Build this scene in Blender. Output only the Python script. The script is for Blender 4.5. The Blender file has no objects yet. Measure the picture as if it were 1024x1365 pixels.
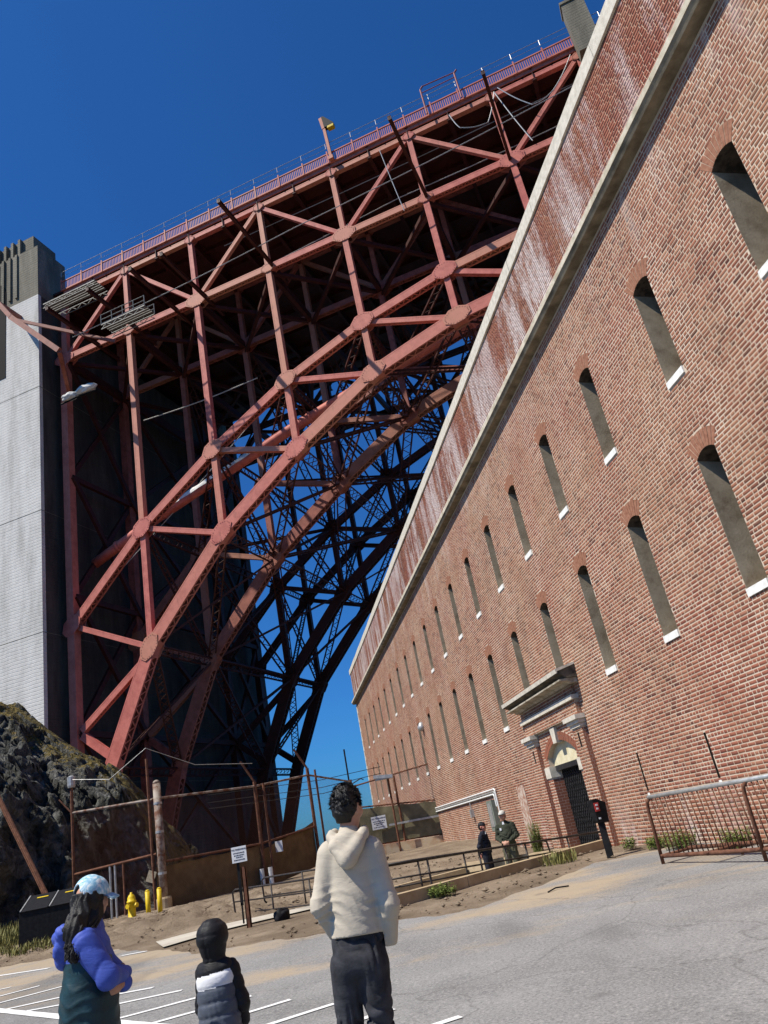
import bpy, math, random
import numpy as np
from mathutils import Vector, Matrix, noise as mnoise
random.seed(7); rng = np.random.default_rng(7)
S = bpy.context.scene
COL = S.collection

# ------------------------------------------------------------------ camera
PITCH, ROLL, CAM_H = 0.39344, -0.20085, 1.5
cam_d = bpy.data.cameras.new('camera'); cam = bpy.data.objects.new('camera', cam_d); COL.objects.link(cam)
cp, sp = math.cos(PITCH), math.sin(PITCH)
cr, sr = math.cos(ROLL), math.sin(ROLL)
fwd = Vector((0, cp, sp)); rt0 = Vector((1, 0, 0)); up0 = Vector((0, -sp, cp))
rt = cr*rt0 + sr*up0; up = -sr*rt0 + cr*up0
cam.matrix_world = Matrix(((rt.x, up.x, -fwd.x, 0), (rt.y, up.y, -fwd.y, 0), (rt.z, up.z, -fwd.z, CAM_H), (0, 0, 0, 1)))
cam_d.sensor_fit = 'VERTICAL'; cam_d.sensor_height = 36; cam_d.lens = 36*1022.58/1365
cam_d.clip_end = 20000; cam_d.clip_start = 0.1
S.camera = cam

# ------------------------------------------------------------------ light
SUN_EL = math.radians(55); PHI = math.radians(25)
sun_dir = Vector((-math.cos(PHI)*math.cos(SUN_EL), -math.sin(PHI)*math.cos(SUN_EL), math.sin(SUN_EL)))
sd = bpy.data.lights.new('sun', 'SUN'); sd.energy = 5.0; sd.angle = math.radians(0.53); sd.color = (1, 0.93, 0.82)
sun = bpy.data.objects.new('sun', sd); COL.objects.link(sun)
sun.rotation_euler = sun_dir.to_track_quat('Z', 'Y').to_euler(); sun.location = (-30, -20, 90)
W = bpy.data.worlds.new('World'); S.world = W; W.use_nodes = True
wn = W.node_tree.nodes; bg = wn['Background']
sky = wn.new('ShaderNodeTexSky'); sky.sky_type = 'NISHITA'; sky.sun_disc = False
sky.sun_elevation = SUN_EL; sky.sun_rotation = math.atan2(sun_dir.x, sun_dir.y) % (2*math.pi)
sky.altitude = 0; sky.air_density = 1.0; sky.dust_density = 0.8; sky.ozone_density = 4.0
tint = wn.new('ShaderNodeMix'); tint.data_type = 'RGBA'; tint.blend_type = 'MULTIPLY'; tint.inputs[0].default_value = 1.0
tint.inputs[7].default_value = (0.34, 1.08, 1.98, 1)      # deep clear blue of the whole sky
W.node_tree.links.new(sky.outputs[0], tint.inputs[6]); W.node_tree.links.new(tint.outputs[2], bg.inputs[0]); bg.inputs[1].default_value = 0.05
S.view_settings.view_transform = 'Standard'; S.view_settings.look = 'None'
S.view_settings.exposure = 0.3; S.view_settings.gamma = 1; S.view_settings.use_curve_mapping = False
S.cycles.max_bounces = 6; S.cycles.diffuse_bounces = 1

# ------------------------------------------------------------------ materials
def mat(name, rough=0.8, metal=0.0, spec=0.3):
    m = bpy.data.materials.new(name); m.use_nodes = True
    nt = m.node_tree; b = nt.nodes['Principled BSDF']
    b.inputs['Roughness'].default_value = rough; b.inputs['Metallic'].default_value = metal
    b.inputs['Specular IOR Level'].default_value = spec
    return m, nt, b
def N(nt, typ, **kw):
    n = nt.nodes.new(typ)
    for k, v in kw.items():
        if k.startswith('i_'):
            n.inputs[k[2:]].default_value = v
        else: setattr(n, k, v)
    return n
def L(nt, a, b): nt.links.new(a, b)
def noise_(nt, vec, scale, detail=4, rough=0.6, dist=0.0):
    n = N(nt, 'ShaderNodeTexNoise'); n.inputs['Scale'].default_value = scale; n.inputs['Detail'].default_value = detail
    n.inputs['Roughness'].default_value = rough; n.inputs['Distortion'].default_value = dist
    if vec is not None: L(nt, vec, n.inputs['Vector'])
    return n.outputs['Fac']
def ramp(nt, fac, stops):
    r = N(nt, 'ShaderNodeValToRGB'); e = r.color_ramp.elements
    while len(e) > 1: e.remove(e[-1])
    e[0].position = stops[0][0]; e[0].color = (*stops[0][1], 1)
    for p, c in stops[1:]:
        x = e.new(p); x.color = (*c, 1)
    L(nt, fac, r.inputs[0]); return r.outputs[0]
def g3(v): return (v, v, v)
def mix(nt, fac, a, b, mode='MIX'):
    m = N(nt, 'ShaderNodeMix', data_type='RGBA', blend_type=mode)
    if isinstance(fac, (int, float)): m.inputs[0].default_value = fac
    else: L(nt, fac, m.inputs[0])
    for sock, v in ((m.inputs[6], a), (m.inputs[7], b)):
        if isinstance(v, tuple): sock.default_value = (*v[:3], 1)
        else: L(nt, v, sock)
    return m.outputs[2]
def math_(nt, op, a, b=0.0, clamp=False):
    m = N(nt, 'ShaderNodeMath', operation=op, use_clamp=clamp)
    for s, v in ((m.inputs[0], a), (m.inputs[1], b)):
        if isinstance(v, (int, float)): s.default_value = v
        else: L(nt, v, s)
    return m.outputs[0]
def coords(nt, scale=(1, 1, 1), kind='Object'):
    t = N(nt, 'ShaderNodeTexCoord')
    if scale == (1, 1, 1): return t.outputs[kind]
    mp = N(nt, 'ShaderNodeMapping'); mp.inputs['Scale'].default_value = scale
    L(nt, t.outputs[kind], mp.inputs[0]); return mp.outputs[0]
def pos(nt, scale=(1, 1, 1)):
    t = N(nt, 'ShaderNodeNewGeometry')
    mp = N(nt, 'ShaderNodeMapping'); mp.inputs['Scale'].default_value = scale
    L(nt, t.outputs['Position'], mp.inputs[0]); return mp.outputs[0]
def bump(nt, b, h, strength=0.3, dist=0.02):
    n = N(nt, 'ShaderNodeBump'); n.inputs['Strength'].default_value = strength; n.inputs['Distance'].default_value = dist
    L(nt, h, n.inputs['Height']); L(nt, n.outputs[0], b.inputs['Normal'])
def simple(name, c1, c2, scale=6, rough=0.8, metal=0.0, bs=0.2, bscale=None, spec=0.3, lo=0.35, hi=0.65):
    m, nt, b = mat(name, rough, metal, spec); v = coords(nt)
    L(nt, ramp(nt, noise_(nt, v, scale), [(lo, c1), (hi, c2)]), b.inputs['Base Color'])
    if bs: bump(nt, b, noise_(nt, v, bscale or scale*5), bs, 0.01)
    return m

M = {}
# red-oxide bridge paint: weathered, per member faded / rusted differently
def steel(name, c_lo, c_hi, tan, tanamt):
    m, nt, b = mat(name, 0.62, 0.0, 0.3); v = coords(nt, kind='Object')
    oi = N(nt, 'ShaderNodeObjectInfo')
    base = ramp(nt, noise_(nt, v, 1.3, 6, .65), [(.3, c_lo), (.62, c_hi)])
    f = math_(nt, 'MULTIPLY', math_(nt, 'POWER', oi.outputs['Random'], 2.0), tanamt)
    base = mix(nt, f, base, tan)
    rust = ramp(nt, noise_(nt, pos(nt, (1, 1, .35)), 1.7, 8, .7), [(.58, g3(0)), (.72, g3(1))])
    base = mix(nt, math_(nt, 'MULTIPLY', rust, .55), base, (.10, .035, .02))
    pale = ramp(nt, noise_(nt, v, 7, 5, .7), [(.6, g3(0)), (.75, g3(1))])
    base = mix(nt, math_(nt, 'MULTIPLY', pale, .3), base, tuple(min(1, c_*1.25+.02) for c_ in c_hi))
    L(nt, base, b.inputs['Base Color'])
    vo = N(nt, 'ShaderNodeTexVoronoi'); vo.inputs['Scale'].default_value = 3.2; L(nt, v, vo.inputs['Vector'])
    riv = ramp(nt, vo.outputs['Distance'], [(.0, g3(1)), (.12, g3(0))])
    bump(nt, b, riv, .35, .03); return m
M['steel'] = steel('bridge_red_paint', (.38, .084, .066), (.56, .162, .124), (.52, .27, .16), .6)
M['steel_dark'] = steel('bridge_red_paint_inner', (.030, .008, .006), (.062, .016, .012), (.07, .025, .016), .3)  # same bridge paint with the under-deck shade put into the colour
M['steel_mid'] = steel('bridge_red_paint_grimy', (.16, .042, .03), (.32, .10, .072), (.34, .17, .10), .6)  # darker copy of the bridge paint; the second rib's shade is in the colour
M['steel_rail'] = steel('rail_paint', (.24, .07, .075), (.33, .10, .10), (.34, .15, .12), .4)
M['galv'] = simple('galvanised_metal', (.34, .34, .33), (.52, .52, .5), 9, .45, .5, .1)
M['scaf'] = simple('dull_scaffold_grey', (.10, .10, .095), (.22, .22, .21), 5, .6, .3, .1)
M['black_metal'] = simple('black_painted_metal', (.006, .006, .007), (.015, .015, .016), 12, .6, 0, .1, spec=.15)
M['black_rail'] = simple('dark_handrail_metal', (.015, .013, .013), (.045, .035, .03), 14, .5, 0, .15)
M['rusty'] = simple('rusty_iron', (.075, .03, .018), (.205, .09, .05), 8, .85, 0, .3, lo=.3, hi=.7)
M['rustpipe'] = simple('rust_stained_pipe', (.13, .05, .025), (.34, .29, .24), 4, .75, 0, .2, lo=.38, hi=.62)
M['yellow'] = simple('yellow_paint', (.62, .42, .01), (.75, .54, .02), 10, .5, 0, .05)
M['white_paint'] = simple('white_paint', (.66, .66, .63), (.8, .8, .77), 10, .6, 0, .05)
M['sign_white'] = simple('sign_white', (.62, .64, .66), (.75, .76, .77), 8, .5, 0, 0)
M['ink'] = simple('sign_ink', (.02, .03, .05), (.04, .05, .08), 20, .6, 0, 0)
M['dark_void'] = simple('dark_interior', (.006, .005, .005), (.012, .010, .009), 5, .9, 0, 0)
M['white_wrap'] = simple('white_wrapping', (.55, .54, .5), (.75, .74, .7), 6, .8, 0, .6, 9)
M['tarp'] = simple('olive_windscreen', (.13, .115, .068), (.20, .175, .105), 3, .9, 0, .4, 60)
M['tarp_tan'] = simple('tan_windscreen', (.15, .10, .05), (.24, .165, .08), 2.2, .9, 0, .3, 50)
M['stone'] = simple('granite_trim', (.50, .46, .38), (.68, .63, .53), 7, .8, 0, .3, 40)
M['soffit_tan'] = simple('stained_soffit', (.12, .10, .066), (.28, .24, .165), 2.5, .9, 0, .4, 30)  # shade under the cornice painted into the stone colour
M['stone_soot'] = simple('sooty_trim', (.05, .043, .033), (.16, .14, .105), 3.5, .9, 0, .4, 30)  # darker copy of the trim stone, shade below the pediment put into its colour
M['tymp'] = simple('cream_panel', (.60, .53, .33), (.72, .66, .46), 5, .8, 0, .3, 30)
M['stone_old'] = simple('weathered_trim', (.26, .225, .165), (.55, .50, .41), 3.5, .85, 0, .4, 30)  # weathered trim stone, darkened to carry the shade of its underside
M['sill'] = simple('white_sill', (.68, .67, .62), (.85, .84, .79), 9, .7, 0, .2)
M['door'] = simple('black_door_iron', (.018, .018, .02), (.04, .04, .043), 8, .45, .2, .1)
M['boxgrey'] = simple('grey_green_box', (.14, .16, .13), (.2, .22, .18), 5, .6, 0, 0)
M['asphalt_black'] = M['black_metal']

def m_concrete(name, c1, c2, c3):
    m, nt, b = mat(name, .85); v = coords(nt)
    st = noise_(nt, coords(nt, (.5, .5, .09)), 1.2, 8, .7)
    base = ramp(nt, st, [(.32, c1), (.5, c2), (.68, c3)])
    lines = N(nt, 'ShaderNodeTexWave', wave_type='BANDS', bands_direction='Z'); lines.inputs['Scale'].default_value = .95
    lines.inputs['Distortion'].default_value = 2.2; lines.inputs['Detail'].default_value = 2; lines.inputs['Detail Scale'].default_value = .5
    L(nt, v, lines.inputs['Vector'])
    lf = ramp(nt, lines.outputs['Fac'], [(.0, g3(1)), (.10, g3(0))])
    base = mix(nt, math_(nt, 'MULTIPLY', lf, .09), base, tuple(x*.45 for x in c1))
    sp_ = ramp(nt, noise_(nt, coords(nt, (.5, .5, 4)), 1.6, 10, .8), [(.54, g3(0)), (.66, g3(1))])
    base = mix(nt, math_(nt, 'MULTIPLY', sp_, .4), base, tuple(x*.5 for x in c1))
    L(nt, base, b.inputs['Base Color'])
    bump(nt, b, math_(nt, 'SUBTRACT', noise_(nt, v, 3, 8, .7), lf), .5, .06); return m
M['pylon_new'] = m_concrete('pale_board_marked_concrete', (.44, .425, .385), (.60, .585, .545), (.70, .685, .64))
M['pylon_side'] = m_concrete('stained_old_concrete', (.035, .030, .026), (.065, .057, .048), (.10, .09, .077))  # dirty old concrete, darkened further with the inner wall's shade
M['pylon_old'] = m_concrete('weathered_concrete', (.10, .092, .068), (.17, .155, .115), (.24, .22, .17))
M['concrete'] = simple('kerb_concrete', (.35, .255, .145), (.48, .375, .235), 2.5, .9, 0, .4, 30)
M['walk'] = simple('walk_concrete', (.40, .36, .29), (.52, .48, .40), 1.6, .9, 0, .3, 40)
M['rustwall'] = simple('rust_stained_concrete', (.42, .18, .07), (.60, .48, .32), .9, .9, 0, .3, 20, lo=.4, hi=.6)

def m_brick(name, parapet=False):
    m, nt, b = mat(name, .88, 0, .2)
    at = N(nt, 'ShaderNodeAttribute', attribute_name='tint'); oi = N(nt, 'ShaderNodeObjectInfo')
    r = math_(nt, 'FRACT', math_(nt, 'ADD', at.outputs['Fac'], oi.outputs['Random']))
    P = pos(nt)
    big = noise_(nt, P, .35, 5, .6)
    c = ramp(nt, r, [(0, (.095, .038, .029)), (.12, (.17, .062, .040)), (.36, (.25, .090, .054)), (.66, (.295, .114, .067)), (.9, (.33, .147, .089)), (1, (.38, .205, .13))])
    fade = ramp(nt, big, [(.38, g3(0)), (.62, g3(1))])
    c = mix(nt, math_(nt, 'MULTIPLY', fade, .4), c, (.37, .205, .115))
    med = ramp(nt, noise_(nt, pos(nt, (1, 1, .6)), .9, 6, .65), [(.52, g3(0)), (.68, g3(1))])
    c = mix(nt, math_(nt, 'MULTIPLY', med, .6), c, (.22, .06, .042))
    # white salt bloom
    sx = N(nt, 'ShaderNodeSeparateXYZ'); L(nt, P, sx.inputs[0]); z = sx.outputs[2]
    streak = noise_(nt, pos(nt, (1.1, 1.1, .22)), 1.1, 8, .72)
    fine = noise_(nt, P, 9, 3, .6)
    bl = math_(nt, 'ADD', streak, math_(nt, 'MULTIPLY', math_(nt, 'SUBTRACT', fine, .5), .22))
    if parapet:
        bloom = ramp(nt, bl, [(.445, g3(0)), (.56, g3(.95))])
    else:
        top = N(nt, 'ShaderNodeMapRange'); top.inputs[1].default_value = 10.6; top.inputs[2].default_value = 12.3; L(nt, z, top.inputs[0])
        low = N(nt, 'ShaderNodeMapRange'); low.inputs[1].default_value = 1.5; low.inputs[2].default_value = .3; L(nt, z, low.inputs[0])
        amt = math_(nt, 'MAXIMUM', math_(nt, 'MULTIPLY', top.outputs[0], .8), math_(nt, 'MULTIPLY', low.outputs[0], .75))
        amt = math_(nt, 'ADD', amt, .02, True)
        bloom = math_(nt, 'MULTIPLY', ramp(nt, bl, [(.52, g3(0)), (.66, g3(.9))]), amt)
    c = mix(nt, bloom, c, (.76, .70, .67))
    if parapet: c = mix(nt, .25, c, (.36, .12, .085))
    run = math_(nt, 'MULTIPLY', noise_(nt, pos(nt, (2.2, 2.2, .13)), 1.3, 7, .7), noise_(nt, P, .5, 3, .6))
    c = mix(nt, math_(nt, 'MULTIPLY', ramp(nt, run, [(.27, g3(0)), (.38, g3(1))]), .42), c, (.115, .05, .036))
    redp = noise_(nt, P, .22, 5, .65)
    c = mix(nt, math_(nt, 'MULTIPLY', ramp(nt, redp, [(.48, g3(0)), (.62, g3(1))]), .42), c, (.30, .085, .055))
    gr = noise_(nt, P, 38, 3, .7)
    c = mix(nt, math_(nt, 'MULTIPLY', ramp(nt, gr, [(.45, g3(0)), (.7, g3(1))]), .22), c, (.12, .06, .045))
    L(nt, c, b.inputs['Base Color']); bump(nt, b, noise_(nt, P, 45, 4, .7), .5, .006)
    return m
M['brick'] = m_brick('old_red_brick'); M['brick_par'] = m_brick('parapet_brick', True)
M['brick_arch'] = simple('rubbed_orange_brick', (.24, .10, .058), (.34, .165, .10), 12, .9, 0, .3)
def m_mortar():
    m, nt, b = mat('lime_mortar', .95); P = pos(nt)
    c = ramp(nt, noise_(nt, P, .8, 6, .65), [(.3, (.38, .285, .20)), (.5, (.54, .425, .315)), (.7, (.66, .56, .44))])
    L(nt, c, b.inputs['Base Color']); bump(nt, b, noise_(nt, P, 60, 3), .4, .005); return m
M['mortar'] = m_mortar()
def m_plaster():
    m, nt, b = mat('loophole_plaster', .9); P = pos(nt)
    c = ramp(nt, noise_(nt, P, 2.2, 8, .7), [(.3, (.17, .125, .08)), (.5, (.30, .245, .17)), (.7, (.40, .33, .24))])
    L(nt, c, b.inputs['Base Color']); bump(nt, b, noise_(nt, P, 25, 5), .4, .01); return m
M['plaster'] = m_plaster(); M['soot'] = simple('sooty_soffit', (.02, .016, .012), (.075, .055, .04), 7, .95, 0, .3)  # near-black second material paints the shade inside loophole soffits and slits

def m_asphalt():
    m, nt, b = mat('old_asphalt', .92, 0, .2); P = pos(nt)
    c = ramp(nt, noise_(nt, P, .5, 6, .6), [(.3, (.18, .177, .172)), (.5, (.235, .231, .225)), (.72, (.29, .285, .275))])
    grain = noise_(nt, P, 34, 6, .85)
    c = mix(nt, ramp(nt, grain, [(.52, g3(0)), (.64, g3(.9))]), c, (.40, .385, .36))
    c = mix(nt, ramp(nt, grain, [(.34, g3(.85)), (.48, g3(0))]), c, (.055, .054, .052))
    sand = math_(nt, 'ADD', noise_(nt, pos(nt, (.28, .6, 1)), 1.0, 8, .65), math_(nt, 'MULTIPLY', math_(nt, 'SUBTRACT', grain, .5), .25))
    sx = N(nt, 'ShaderNodeSeparateXYZ'); L(nt, P, sx.inputs[0])
    far = N(nt, 'ShaderNodeMapRange'); far.inputs[1].default_value = 8.5; far.inputs[2].default_value = 14.5; L(nt, sx.outputs[1], far.inputs[0])
    sf = math_(nt, 'ADD', sand, math_(nt, 'MULTIPLY', math_(nt, 'SUBTRACT', far.outputs[0], .55), .26))
    c = mix(nt, ramp(nt, sf, [(.515, g3(0)), (.66, g3(.75))]), c, (.40, .31, .20))
    vo = N(nt, 'ShaderNodeTexVoronoi', feature='DISTANCE_TO_EDGE'); vo.inputs['Scale'].default_value = .33
    wv = N(nt, 'ShaderNodeVectorMath', operation='ADD'); nn = N(nt, 'ShaderNodeTexNoise'); nn.inputs['Scale'].default_value = 1.1; nn.inputs['Detail'].default_value = 6
    L(nt, P, nn.inputs['Vector']); L(nt, P, wv.inputs[0]); L(nt, nn.outputs['Color'], wv.inputs[1]); L(nt, wv.outputs[0], vo.inputs['Vector'])
    tp = noise_(nt, pos(nt, (.35, .12, 1)), 1.0, 4, .55)
    c = mix(nt, ramp(nt, tp, [(.56, g3(0)), (.62, g3(.3))]), c, (.08, .078, .075))
    oil = N(nt, 'ShaderNodeTexVoronoi'); oil.inputs['Scale'].default_value = .8; L(nt, P, oil.inputs['Vector'])
    c = mix(nt, ramp(nt, math_(nt, 'ADD', oil.outputs['Distance'], math_(nt, 'MULTIPLY', noise_(nt, P, 5, 5), .2)), [(.13, g3(.4)), (.2, g3(0))]), c, (.07, .068, .065))
    cr_ = ramp(nt, vo.outputs['Distance'], [(0, g3(.4)), (.006, g3(0))])
    c = mix(nt, cr_, c, (.06, .055, .05))
    L(nt, c, b.inputs['Base Color']); bump(nt, b, grain, .5, .008); return m
M['asphalt'] = m_asphalt()
def m_dirt():
    m, nt, b = mat('sandy_dirt', .95, 0, .1); P = pos(nt)
    c = ramp(nt, noise_(nt, P, .8, 8, .65), [(.3, (.135, .10, .068)), (.5, (.225, .172, .12)), (.7, (.34, .27, .195))])
    g = noise_(nt, P, 30, 5, .75)
    c = mix(nt, ramp(nt, g, [(.3, g3(.7)), (.46, g3(0))]), c, (.085, .058, .036))
    c = mix(nt, ramp(nt, g, [(.6, g3(0)), (.72, g3(.6))]), c, (.42, .35, .26))
    L(nt, c, b.inputs['Base Color'])
    bump(nt, b, math_(nt, 'ADD', noise_(nt, P, 5, 8, .7), math_(nt, 'MULTIPLY', g, .3)), .9, .08); return m
M['dirt'] = m_dirt()
def m_rock():
    m, nt, b = mat('dark_cliff_rock', .85, 0, .35); P = pos(nt)
    c = ramp(nt, noise_(nt, P, 1.4, 10, .72, .8), [(.32, (.012, .013, .011)), (.46, (.06, .061, .054)), (.58, (.14, .14, .128)), (.70, (.32, .31, .29))])
    ge = N(nt, 'ShaderNodeNewGeometry'); sx = N(nt, 'ShaderNodeSeparateXYZ'); L(nt, ge.outputs['True Normal'], sx.inputs[0])
    hgt = N(nt, 'ShaderNodeAttribute', attribute_name='ledge')
    hg = N(nt, 'ShaderNodeMapRange'); hg.inputs[1].default_value = .50; hg.inputs[2].default_value = .70; L(nt, hgt.outputs['Fac'], hg.inputs[0])
    mo = math_(nt, 'ADD', math_(nt, 'MULTIPLY', sx.outputs[2], .35), math_(nt, 'ADD', noise_(nt, P, 1.6, 7, .7), math_(nt, 'MULTIPLY', hg.outputs[0], .55)))
    c = mix(nt, ramp(nt, math_(nt, 'SUBTRACT', mo, .62), [(.42, g3(0)), (.54, g3(.95))]), c, ramp(nt, noise_(nt, P, 6, 5), [(.35, (.035, .03, .008)), (.5, (.13, .095, .014)), (.68, (.22, .15, .03))]))
    L(nt, c, b.inputs['Base Color']); vo = N(nt, 'ShaderNodeTexVoronoi', feature='DISTANCE_TO_EDGE'); vo.inputs['Scale'].default_value = 1.9; L(nt, pos(nt, (1, 1, .55)), vo.inputs['Vector'])
    ck = ramp(nt, vo.outputs['Distance'], [(0, g3(0)), (.09, g3(1))])
    v2 = N(nt, 'ShaderNodeTexVoronoi', feature='F1'); v2.inputs['Scale'].default_value = 5.5; L(nt, pos(nt, (1, 1, .6)), v2.inputs['Vector'])
    bump(nt, b, math_(nt, 'ADD', math_(nt, 'ADD', math_(nt, 'MULTIPLY', ck, .5), v2.outputs['Distance']), noise_(nt, P, 9, 10, .75)), 1.0, .16); return m
M['rock'] = m_rock()
M['water'] = simple('bay_water', (.03, .07, .10), (.05, .10, .13), .05, .15, 0, .3, .4, .5)
def cloth(name, c, v=.25, rough=.85, bs=.25, scale=260, crease=.10):
    m, nt, b = mat(name, rough, 0, .25); P = coords(nt)
    L(nt, ramp(nt, noise_(nt, P, 9), [(.35, tuple(x*(1-v) for x in c)), (.65, tuple(x*(1+v) for x in c))]), b.inputs['Base Color'])
    n1 = noise_(nt, coords(nt, (5, 5, 15)), 1.0, 3, .5, .9); cr1 = math_(nt, 'ABSOLUTE', math_(nt, 'SUBTRACT', n1, .5))
    n2 = noise_(nt, coords(nt, (14, 9, 20)), 1.0, 3, .5, 1.2); cr2 = math_(nt, 'ABSOLUTE', math_(nt, 'SUBTRACT', n2, .5))
    h = math_(nt, 'ADD', math_(nt, 'MINIMUM', cr1, .11), math_(nt, 'MULTIPLY', math_(nt, 'MINIMUM', cr2, .1), .45))
    h = math_(nt, 'ADD', h, math_(nt, 'MULTIPLY', noise_(nt, P, scale, 2), .006))
    bump(nt, b, h, crease, .09); return m
M['skin'] = simple('skin', (.42, .22, .15), (.50, .28, .19), 12, .55, 0, .05)
M['skin_red'] = simple('sunburnt_skin', (.46, .17, .12), (.56, .24, .17), 12, .55, 0, .05)
M['hair'] = simple('black_hair', (.003, .0027, .0025), (.011, .009, .008), 40, .5, 0, .5, 120, .35)
M['beige'] = cloth('beige_shell', (.49, .435, .345), .05)
M['denim'] = cloth('charcoal_denim', (.035, .036, .042), .4)
M['blue'] = cloth('royal_blue_shell', (.06, .10, .42), .15, .6)
M['teal'] = cloth('dark_teal_shell', (.013, .040, .050), .25, .5)
M['black_cloth'] = cloth('black_cloth', (.012, .012, .014), .3, .6)
M['white_cloth'] = cloth('white_cloth', (.72, .73, .76), .05)
M['slate'] = cloth('slate_quilted', (.075, .088, .115), .15, .5)
M['navy'] = cloth('navy_cloth', (.014, .016, .026), .3)
M['green_cloth'] = cloth('olive_green_cloth', (.036, .041, .026), .2)
M['olive'] = cloth('olive_trousers', (.085, .082, .052), .2)
def m_cap():
    m, nt, b = mat('tie_dye_cap', .8); v = coords(nt)
    c = ramp(nt, noise_(nt, v, 16, 3, .6, 2.0), [(.38, (.20, .42, .58)), (.5, (.34, .56, .68)), (.62, (.72, .78, .80))])
    L(nt, c, b.inputs['Base Color']); return m
M['cap'] = m_cap()
M['red'] = simple('red_label', (.42, .03, .03), (.5, .05, .04), 10, .5, 0, 0)
def m_leaf(name, a, c, sc=8):
    return simple(name, a, c, sc, .7, 0, 0)
M['leaf'] = m_leaf('weed_leaf', (.07, .105, .02), (.20, .25, .05)); M['grass'] = m_leaf('dry_grass', (.12, .12, .03), (.30, .27, .09))

# ------------------------------------------------------------------ mesh helpers
class MB:
    def __init__(s): s.v = []; s.f = []
    def add(s, vs, fs):
        o = len(s.v); s.v.extend([tuple(x) for x in vs]); s.f.extend([tuple(i+o for i in q) for q in fs])
    def box(s, c, size, M3=None):
        hx, hy, hz = size[0]/2, size[1]/2, size[2]/2
        vs = [Vector((x, y, z)) for x in (-hx, hx) for y in (-hy, hy) for z in (-hz, hz)]
        if M3 is not None: vs = [M3 @ q for q in vs]
        c = Vector(c); s.add([q+c for q in vs], [(0, 1, 3, 2), (4, 6, 7, 5), (0, 4, 5, 1), (2, 3, 7, 6), (0, 2, 6, 4), (1, 5, 7, 3)])
    def b2(s, a, b):     # box from two corners
        s.box([(a[i]+b[i])/2 for i in range(3)], [abs(b[i]-a[i]) for i in range(3)])
    def beam(s, p0, p1, w, h, up=(0, 0, 1)):     # w across, h along "up"
        p0, p1 = Vector(p0), Vector(p1); d = (p1-p0); l = d.length; d.normalize(); u = Vector(up)
        x = d.cross(u)
        if x.length < 1e-4: x = d.cross(Vector((1, 0, 0)))
        x.normalize(); u = x.cross(d)
        R_ = Matrix((x, d, u)).transposed(); s.box((p0+p1)/2, (w, l, h), R_)
    def tube(s, pts, r, n=8, cap=True):
        pts = [Vector(p) for p in pts]; rr = r if isinstance(r, (list, tuple)) else [r]*len(pts)
        rings = []; ref = None
        for i, p in enumerate(pts):
            d = (pts[min(i+1, len(pts)-1)] - pts[max(i-1, 0)]).normalized()
            if ref is None: ref = Vector((0, 0, 1)) if abs(d.z) < .9 else Vector((1, 0, 0))
            x = d.cross(ref).normalized(); y = x.cross(d); ref = y
            rings.append([p + (x*math.cos(2*math.pi*k/n) + y*math.sin(2*math.pi*k/n))*rr[i] for k in range(n)])
        vs = [q for R_ in rings for q in R_]; fs = []
        for i in range(len(pts)-1):
            for k in range(n):
                a = i*n+k; b_ = i*n+(k+1) % n; fs.append((a, b_, b_+n, a+n))
        if cap: fs.append(tuple(range(n))[::-1]); fs.append(tuple(range((len(pts)-1)*n, len(pts)*n)))
        s.add(vs, fs)
    def lathe(s, c, prof, n=20):
        c = Vector(c); vs = []; fs = []
        for r, z in prof:
            vs += [c + Vector((r*math.cos(2*math.pi*k/n), r*math.sin(2*math.pi*k/n), z)) for k in range(n)]
        for i in range(len(prof)-1):
            for k in range(n): a = i*n+k; b_ = i*n+(k+1) % n; fs.append((a, b_, b_+n, a+n))
        fs.append(tuple(range(n))[::-1]); fs.append(tuple(range((len(prof)-1)*n, len(prof)*n))); s.add(vs, fs)
    def prism(s, poly, ax0, ax1, d0, d1, nrm):     # poly in 2D along ax0/ax1, extruded along nrm from d0 to d1
        a0, a1, n_ = Vector(ax0), Vector(ax1), Vector(nrm); k = len(poly)
        vs = [a0*x+a1*y+n_*d0 for x, y in poly]+[a0*x+a1*y+n_*d1 for x, y in poly]
        fs = [tuple(range(k))[::-1], tuple(range(k, 2*k))]+[(i, (i+1) % k, (i+1) % k+k, i+k) for i in range(k)]
        s.add(vs, fs)
    def lattice(s, p0, p1, w, side, pitch=None, ch=.11, bar=.07, cross=False):   # two edge angles joined by zigzag bars
        p0, p1 = Vector(p0), Vector(p1); d = (p1-p0); l = d.length; d.normalize()
        sd_ = Vector(side); sd_ = (sd_-d*sd_.dot(d)).normalized(); n_ = d.cross(sd_)
        for sg in (-1, 1): s.beam(p0+sd_*sg*w/2, p1+sd_*sg*w/2, ch, ch*1.5, n_)
        pitch = pitch or w*1.0; k = max(2, int(l/pitch))
        for i in range(k):
            a, b_ = p0+d*(l*i/k), p0+d*(l*(i+1)/k); sg = 1 if i % 2 else -1
            s.beam(a+sd_*sg*w/2, b_-sd_*sg*w/2, bar, .025, n_)
            if cross: s.beam(a-sd_*sg*w/2+n_*.03, b_+sd_*sg*w/2+n_*.03, bar, .025, n_)
    def build(s, name, m, parent=None, smooth=False, label=None, kind=None):
        me = bpy.data.meshes.new(name); me.from_pydata(s.v, [], s.f); me.update()
        return link(name, me, m, parent, smooth, label, kind)
def link(name, me, m, parent=None, smooth=False, label=None, kind=None):
    for x in (m if isinstance(m, (list, tuple)) else [m]): me.materials.append(x)
    if smooth: me.polygons.foreach_set('use_smooth', [True]*len(me.polygons))
    o = bpy.data.objects.new(name, me); COL.objects.link(o)
    if parent: o.parent = parent
    if label: o['label'] = label
    if kind: o['kind'] = kind
    return o
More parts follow.
